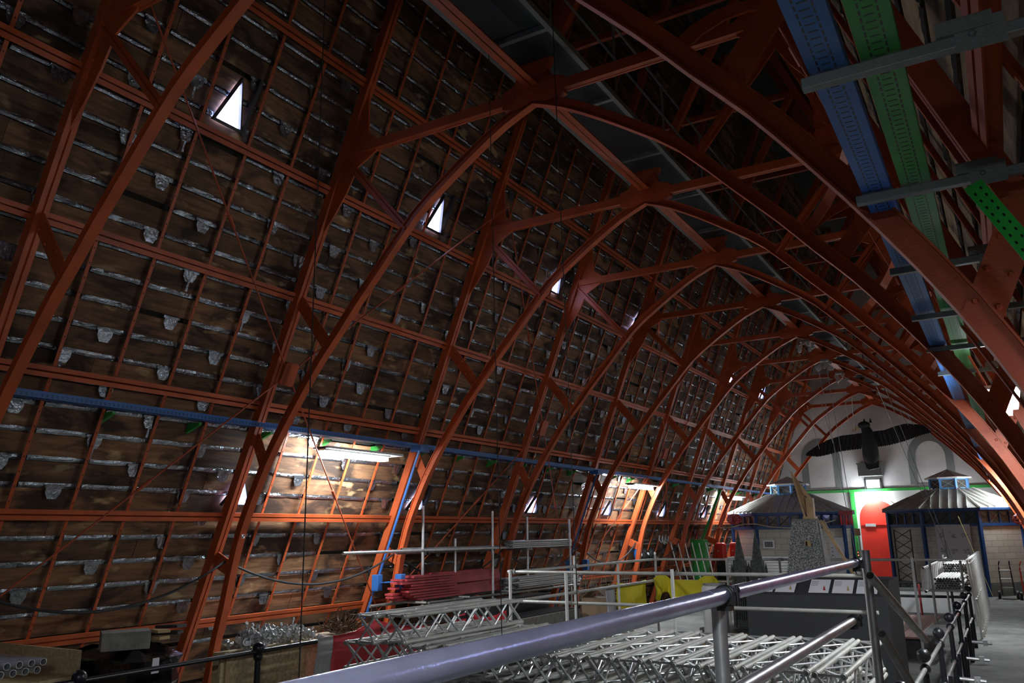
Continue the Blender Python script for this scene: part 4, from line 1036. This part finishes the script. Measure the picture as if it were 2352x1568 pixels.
tubes(6, 4, -8.53, 14.4, 17.0, H-.265, 'shiny galvanised scaffold tube lying high on the storage rack', 'high tubes on the rack', dy=.1)
tubes(8, 6, -8.50, 14.4, 17.2, H-1.06, 'galvanised scaffold tube lying low in the storage rack', 'low tubes in the rack', dy=.25)
for y in (14.9, 16.6): MB().tube((-9.0, y, H-.31), (-8.4, y, H-.31), .02, 8).build('cross_tube', M['steeld'], root)
# things between rack and scaffold fence
root = thing('planter_trough', (-7.6, 13.6, 0), 'long grey concrete trough on the floor before the storage rack', 'trough')
MB().box((-7.6, 13.4, .43), (.6, 2.8, .86)).build('trough_body', M['concreteblk'], root, bevel=.02)
MB().box((-7.6, 13.4, .865), (.5, 2.7, .02)).build('filling', M['blackpaint'], root)
root = thing('black_crate', (-8.15, 13.4, 0), 'long black crate on the floor left of the grey trough', 'crate'); MB().box((-8.15, 13.4, .55), (.35, 2.8, 1.1)).build('crate_body', M['blackpaint'], root, bevel=.02); MB().box((-8.15, 13.4, 1.11), (.38, 2.84, .03)).build('lid', M['blackpaint'], root)
root = thing('cardboard_box', (-7.2, 15.2, 0), 'open brown cardboard box beside the yellow cloth', 'box')
MB().box((-7.15, 15.3, .52), (.55, .5, 1.02), .2).build('carton', M['card'], root)
for s, t_ in ((-1, .5), (1, -.3)): MB().prism([V(-7.15+s*.27, 15.1, 1.03), V(-7.15+s*.27, 15.6, 1.03), V(-7.15+s*.05, 15.6, 1.2), V(-7.15+s*.05, 15.1, 1.2)], (0, 0, .01)).build('flap', M['card'], root)
root = thing('wire_cage', (-8.6, 17.4, 0), 'dark wire mesh cage full of fittings behind the cardboard box', 'cage')
mb = MB(); c = V(-8.3, 18.0, 0)
for dx in (-.5, .5):
    for i in range(9): mb.tube(c+V(dx, -.6+.15*i, .3), c+V(dx, -.6+.15*i, 1.35), .006, 4)
for i in range(9): mb.tube(c+V(-.5+.125*i, -.6, .3), c+V(-.5+.125*i, -.6, 1.35), .006, 4)
for z in [.3+.13*i for i in range(9)]: mb.tube(c+V(-.5, -.6, z), c+V(.5, -.6, z), .006, 4).tube(c+V(.5, -.6, z), c+V(.5, .6, z), .006, 4)
mb.build('mesh_sides', M['steeld'], root); MB().box(c+V(0, 0, .15), (1.0, 1.2, .3)).build('pallet', M['timber'], root)
# yellow cloth over the fence rails
def cloth(name, pts_top, drop, matn, label, cat, amp=.05, cols=30, seed=1, fade=0):
    rnd = random.Random(seed); ph = [rnd.uniform(0, 6) for _ in range(4)]
    rows = []; R_ = 12
    for j in range(R_+1):
        row = []
        for i in range(cols+1):
            u = i/cols; k = u*(len(pts_top)-1); a = int(min(k, len(pts_top)-2)); f = k-a
            p = V(*pts_top[a])*(1-f)+V(*pts_top[a+1])*f
            d = (V(*pts_top[-1])-V(*pts_top[0])).normalized(); nr_ = V(d.y, -d.x, 0)
            t = j/R_; L = drop(u)*t
            w_ = amp*(.3+t)*(math.sin(u*23+ph[0])+.6*math.sin(u*41+ph[1]+t*2))
            row.append(p+V(0, 0, -L)+nr_*w_+d*(.02*math.sin(t*5+ph[2])))
        rows.append(row)
    o = MB().grid(rows).build(name, M[matn], smooth=True); s_ = o.modifiers.new('thick', 'SOLIDIFY'); s_.thickness = .006
    return tag(o, label, cat)
cloth('yellow_cloth', [(-6.72, 15.2, zl+.05), (-6.70, 15.8, zl-.03), (-6.66, 16.6, zl+.03)], lambda u: .50+.03*math.sin(u*9), 'yellow', 'yellow cloth hanging on the left scaffold fence beside a corner post', 'cloth', .035, seed=3)
cloth('yellow_cloth', [(-6.55, 16.80, zl+.05), (-6.35, 16.80, zl+.16), (-6.15, 16.80, zl+.03), (-5.6, 16.80, zl+.02), (-5.32, 16.8, zl+.18), (-5.15, 16.8, zl-.0)], lambda u: .42+.08*math.sin(u*17), 'yellow', 'ragged yellow cloth hanging on the far scaffold fence', 'cloth', .04, seed=5)
cloth('white_cloth', [(-6.74, 14.75, zl-.02), (-6.73, 15.2, zl+.04)], lambda u: .52, 'greycloth', 'narrow whitish cloth hanging at the left end of the yellow cloth', 'cloth', .03, 8, 7)
root = thing('white_barrel', (-4.68, 14.9, 0), 'white dented barrel behind the foreground rail joint', 'barrel'); MB().lathe((-4.68, 14.9, 0), [(.2, 0), (.22, .04), (.22, 1.28), (.19, 1.32)], 18).build('drum', M['white'], root, smooth=True); MB().lathe((-4.68, 14.9, 1.32), [(.20, 0), (.20, .03)], 18).build('lid', M['steeld'], root)
# left background: cabinets, poles, hanging kit
root = thing('green_cabinet', (-8.6, 26.4, 0), 'tall green cabinet by the left slope behind the leaning poles', 'cabinet'); MB().box((-8.75, 26.6, 1.0), (.42, .5, 2.0)).build('body', M['green'], root, bevel=.02); MB().box((-8.53, 26.6, 1.0), (.02, .44, 1.9)).build('door', M['green'], root)
for i, (x, y) in enumerate(((-8.75, 28.9), (-8.35, 29.3))):
    root = thing('fire_cabinet', (x, y, .9), 'rounded red fire equipment cabinet by the left slope, %s one' % ('left', 'right')[i], 'cabinet', 'red cabinets'); MB().box((x, y, 1.55), (.36, .3, .62)).build('body', M['dred'], root, bevel=.08); MB().ball((x-.05, y-.16, 1.58), .03, 8).build('knob', M['steel'], root)
    MB().box((x, y, .62), (.3, .25, 1.24)).build('stand', M['iron'], root)
for i in range(6):
    a, b = V(-9.35+.18*i, 25.6+.15*i, H-.38+.02*(i % 2)), V(-8.95+.17*i, 25.5+.12*i, .35)
    tag(MB().tube(a, b, .02, 8, hollow=True).tube(b, b-V(0, 0, .35), .03, 8).build('leaning_pole', M['tube_white'], smooth=True), 'thin whitish pole in the leaning group before the green cabinet, %s from the left' % ORD[i], 'pole', 'leaning pale poles')
root = thing('hanging_kit_rail', (-9.6, 23.6, 1.9), 'rail on the left slope hung with blue and black climbing kit', 'rail')
MB().tube((-9.75, 20.5, H-.36), (-9.6, 25.8, H-.36), .02, 8).build('rail', M['steeld'], root)
for i in range(3):
    c = V(-9.6, 23.4+.55*i, H-.66); MB().ball(c, .15, 12, (.8, 1, 1.3)).build('kit_bag', M[['blue', 'rubber', 'rubber'][i]], root, smooth=True); MB().ball(c+V(.10, 0, 0), .06, 8).build('patch', M['white'], root)
for i in range(10):
    c = V(-9.45+random.uniform(-.1, .1), 24.9+.13*i, H-.28+random.uniform(-.08, .05)); mb = MB(); mb.tube(c, c+V(.0, .05, .14), .02, 6).tube(c, c+V(.1, -.05, -.08), .02, 6); mb.build('coupler', M['steel'], root)
root = thing('green_conduit', RP(-1, -.15, .8, 28.9), 'green conduit descending the left slope near the far lamp', 'conduit'); MB().path([RP(-1, -.12, 1.4, 28.7), RP(-1, -.12, .4, 28.5), RP(-1, -.12, -.8, 28.3)], .05, 8).build('pipe', M['green'], root)
tag(MB().path([V(-8.6, 27.6, H+.10), V(-8.2, 28.2, H+.09), V(-7.8, 28.6, H+.20), V(-7.4, 28.6, H+.20), V(-6.9, 28.6, H+.09), V(-6.3, 28.6, H+.05), V(-5.6, 28.5, H+.09), V(-4.8, 28.5, H+.27)], .014, 6).build('festoon_cord', mat('pale_cord', (.62, .50, .30))), 'pale cord festooned across the front of the left kiosk', 'cord')
tag(MB().tube((-1.45, 31.9, H+.35), (-.75, 31.3, .1), .012, 6).build('yellow_rope', mat('yellow_cord', (.62, .60, .20))), 'thin yellow cord slanting down the right kiosk front', 'cord')
# ------------------------------------------------------------------ near left: supplies beyond the black railing
root = thing('supply_trestle', (-8.4, 4.3, 0), 'chipboard topped trestle at the lower left corner', 'trestle')
MB().box((-8.75, 4.55, H-1.30), (1.5, 1.1, .04)).build('top', M['osb'], root); MB().box((-8.75, 5.12, H-1.20), (1.5, .03, .30)).build('back_board', M['osb'], root)
for x in (-9.3, -8.2): MB().box((x, 4.6, (H-1.32)/2), (.08, .9, H-1.32)).build('leg', M['timber'], root)
src = None
for i in range(8):
    j = i//4
    a, b = V(-9.45, 4.05, 0), V(-8.02, 4.98, 0)
    if src is None: o = MB().tube((-.85, 0, 0), (.85, 0, 0), .033, 14, hollow=True).build('silver_pipe', M['steel'], smooth=True); src = o
    else: o = src.copy(); COL.objects.link(o)
    o.location = (-8.75, 4.28+.11*(i % 4)+.05*j, H-1.16+.066*j); o.rotation_euler = (0, 0, .05)
    tag(o, 'polished silver pipe on the chipboard trestle, %s' % (['front', 'second', 'third', 'rear'][i % 4]+(' of the upper row', ' of the lower row')[1-j]), 'pipe', 'silver pipes at the lower left')
root = thing('film_wrapped_pallet', (-7.8, 5.6, 0), 'pallet load wrapped in shiny black film behind the black railing', 'pallet')
mb = MB(); rows = []
rnd = random.Random(4)
per = [(-8.5, 5.22), (-7.9, 5.2), (-7.35, 5.22), (-7.25, 5.3), (-7.28, 5.6), (-7.4, 5.82), (-7.9, 5.85), (-8.6, 5.84), (-8.7, 5.8), (-8.65, 5.4), (-8.5, 5.22)]
for j in range(10): rows.append([V(x+rnd.uniform(-.03, .03), y+rnd.uniform(-.03, .03), .1+j*.115) for x, y in per[:-1]]); rows[-1].append(rows[-1][0])
mb.grid(rows); rows2 = [rows[-1], [V(-7.9+(p.x+7.9)*.55, 5.6+(p.y-5.6)*.55, 1.20+rnd.uniform(0, .05)) for p in rows[-1]], [V(-7.9, 5.6, 1.2) for p in rows[-1]]]; mb.grid(rows2)
mb.build('film', M['foil'], root)
MB().box((-7.9, 5.6, .06), (1.5, .8, .12)).build('pallet_base', M['timber'], root)
MB().prism([V(-7.225, 5.36, 1.02), V(-7.225, 5.44, 1.02), V(-7.215, 5.43, 1.16), V(-7.215, 5.36, 1.16)], (.005, 0, 0)).build('label', M['paper'], root)
o = MB().box((0, 0, 0), (.22, .44, .17)).build('concrete_block', M['concreteblk'], bevel=.008); o.location = (-7.65, 5.35, 1.31); o.rotation_euler = (0, .05, -.5); tag(o, 'weathered grey concrete block on the black wrapped pallet', 'block')
for i in range(5):
    c = V(-7.9+random.uniform(-.2, .2), 5.6+.08*i, 1.25+.03*i); mb = MB(); mb.bar(c, c+V(.35, .15*((i % 3)-1), .02), .12, .03); tag(mb.build('scrap_piece', M['timber' if i % 2 else 'iron']), 'flat scrap offcut lying on the black wrapped pallet, %s from the camera' % ORD[i], 'scrap', 'scraps on the wrapped pallet')
root = thing('chipboard_sheet', (-6.86, 6.3, 0), 'chipboard panel standing behind the black railing, right of the leaning arch foot', 'panel'); MB().box((-6.88, 6.45, .56), (.03, 1.15, 1.10)).build('board', M['osb'], root)
MB().box((-6.86, 5.95, .56), (.04, .05, 1.12)).build('batten', M['timber'], root)
root = thing('coupler_crate', (-7.35, 6.9, 0), 'chipboard crate piled with silver couplers', 'crate'); MB().box((-7.08, 6.75, .56), (.34, 1.3, 1.12)).build('crate_body', M['osb'], root)
cs = None; rnd = random.Random(11)
for i in range(60):
    if cs is None:
        mb = MB(); mb.path([V(.035*math.cos(t), 0, .035*math.sin(t)) for t in [PI*1.6*q/9 for q in range(10)]], .012, 6); mb.path([V(.035*math.cos(t)+.01, .035*math.sin(t)+.03, .05) for t in [PI*1.6*q/9 for q in range(10)]], .011, 6)
        mb.tube((.03, 0, .03), (.10, 0, .06), .009, 6).tube((.085, 0, .045), (.10, 0, .075), .016, 6).box((0, .02, .03), (.05, .05, .03)); o = mb.build('pipe_coupler', M['steel']); cs = o
    else: o = cs.copy(); COL.objects.link(o)
    r_ = rnd.random(); o.location = (-7.08+rnd.uniform(-.17, .17)*(1-.3*r_), 6.75+rnd.uniform(-.6, .6)*(1-.3*r_), 1.16+r_*.12); o.rotation_euler = (rnd.uniform(0, 6), rnd.uniform(0, 6), rnd.uniform(0, 6))
    tag(o, 'silver pipe coupler in the heap on the chipboard crate', 'coupler', 'heap of silver couplers')
cloth('grey_cloth_strip', [(-6.66, 6.98, 1.19), (-6.66, 7.22, 1.19)], lambda u: .45, 'greycloth', 'pale grey cloth strip hanging on the black railing left of the red tarpaulin', 'cloth', .012, 6, 9)
cloth('red_tarpaulin', [(-6.66, 7.22, 1.19), (-6.66, 7.6, 1.20), (-6.67, 7.95, 1.30), (-6.62, 8.3, 1.20), (-6.5, 8.9, 1.14), (-6.4, 9.3, 1.10)], lambda u: .55+.3*u, 'redcloth', 'red tarpaulin draped over the black railing left of the girders', 'tarpaulin', .03, seed=2)
cloth('red_tarpaulin', [(-6.75, 9.7, 1.14), (-6.7, 10.0, 1.22), (-6.6, 10.3, 1.10), (-6.55, 10.8, 1.17)], lambda u: .5, 'redcloth', 'further red tarpaulin showing beyond the loose top girders', 'tarpaulin', .05, seed=8)
root = thing('twig_bundle', (-7.3, 8.2, 1.2), 'bundle of dry brown twigs behind the red tarpaulin', 'twigs'); rnd = random.Random(2); mb = MB()
for i in range(60):
    c = V(-7.3+rnd.uniform(-.1, .1), 8.1+rnd.uniform(-.15, .15), 1.12); d = V(rnd.uniform(-1, 1), rnd.uniform(-1, 1), rnd.uniform(.1, .8)).normalized(); e = c+d*rnd.uniform(.15, .3); mb.tube(c, e, .008, 5).tube(e, e+V(rnd.uniform(-.08, .08), rnd.uniform(-.08, .08), rnd.uniform(-.02, .1)), .006, 5)
o = mb.build('twigs', M['twig'], root); tag(o, kind='stuff')
MB().box((-7.3, 8.1, .55), (.6, .7, 1.10)).build('crate', M['card'], root)
# long thin hanging ropes
for i, (a, b) in enumerate((((-4.62, 4.62, 11.5), (-4.6, 4.66, .95)), ((-4.46, 7.05, 11), (-4.43, 7.22, 1.22)), ((-3.6, 7.0, 11), (-3.76, 7.57, 1.24)))):
    tag(MB().tube(a, b, .005, 6).build('hanging_rope', M['rope']), 'thin dark rope hanging from the roof to the girder pile, %s from the left' % ORD[i], 'rope', 'ropes hanging over the girders')
# bright green perforated angle held on the first truss at the upper right
root = thing('green_angle', (.1, 3.3, 1.0+H), 'bright green perforated steel angle slanting at the upper right edge', 'steel angle')
a, b = V(.045, 3.15, 1.18+H), V(.24, 3.05, .74+H)
mb = MB(); d = (b-a).normalized(); nn = V(0, -1, 0); sd = d.cross(nn).normalized()
mb.bar(a, b, .062, .004, nn).bar(a-sd*.030-nn*.02, b-sd*.030-nn*.02, .004, .04, nn); mb.mark()
q = .03; L = (b-a).length
while q < L:
    for o_ in (-.012, .014): c = a+d*(q+(.012 if o_ > 0 else 0))+sd*o_+nn*.0032; mb.bar(c-d*.006, c+d*.006, .007, .001, nn)
    q += .034
mb.build('angle', mat('bright_green_paint', (.02, .42, .05), .4), root, mat2=M['blackpaint'])
# survey target on the second rib
root = thing('survey_target', (-8.7, 7.7, H), 'small black and white survey target on the second arch rib', 'target')
c = V(XC-ribx(.02)+.012, 7.81, .02+H)
MB().box(c, (.004, .05, .05)).build('card', M['paper'], root)
mb = MB()
for s_ in (-1, 1): mb.box(c+V(.003, .011*s_, .011*s_), (.002, .02, .02))
mb.build('quarters', M['blackpaint'], root)
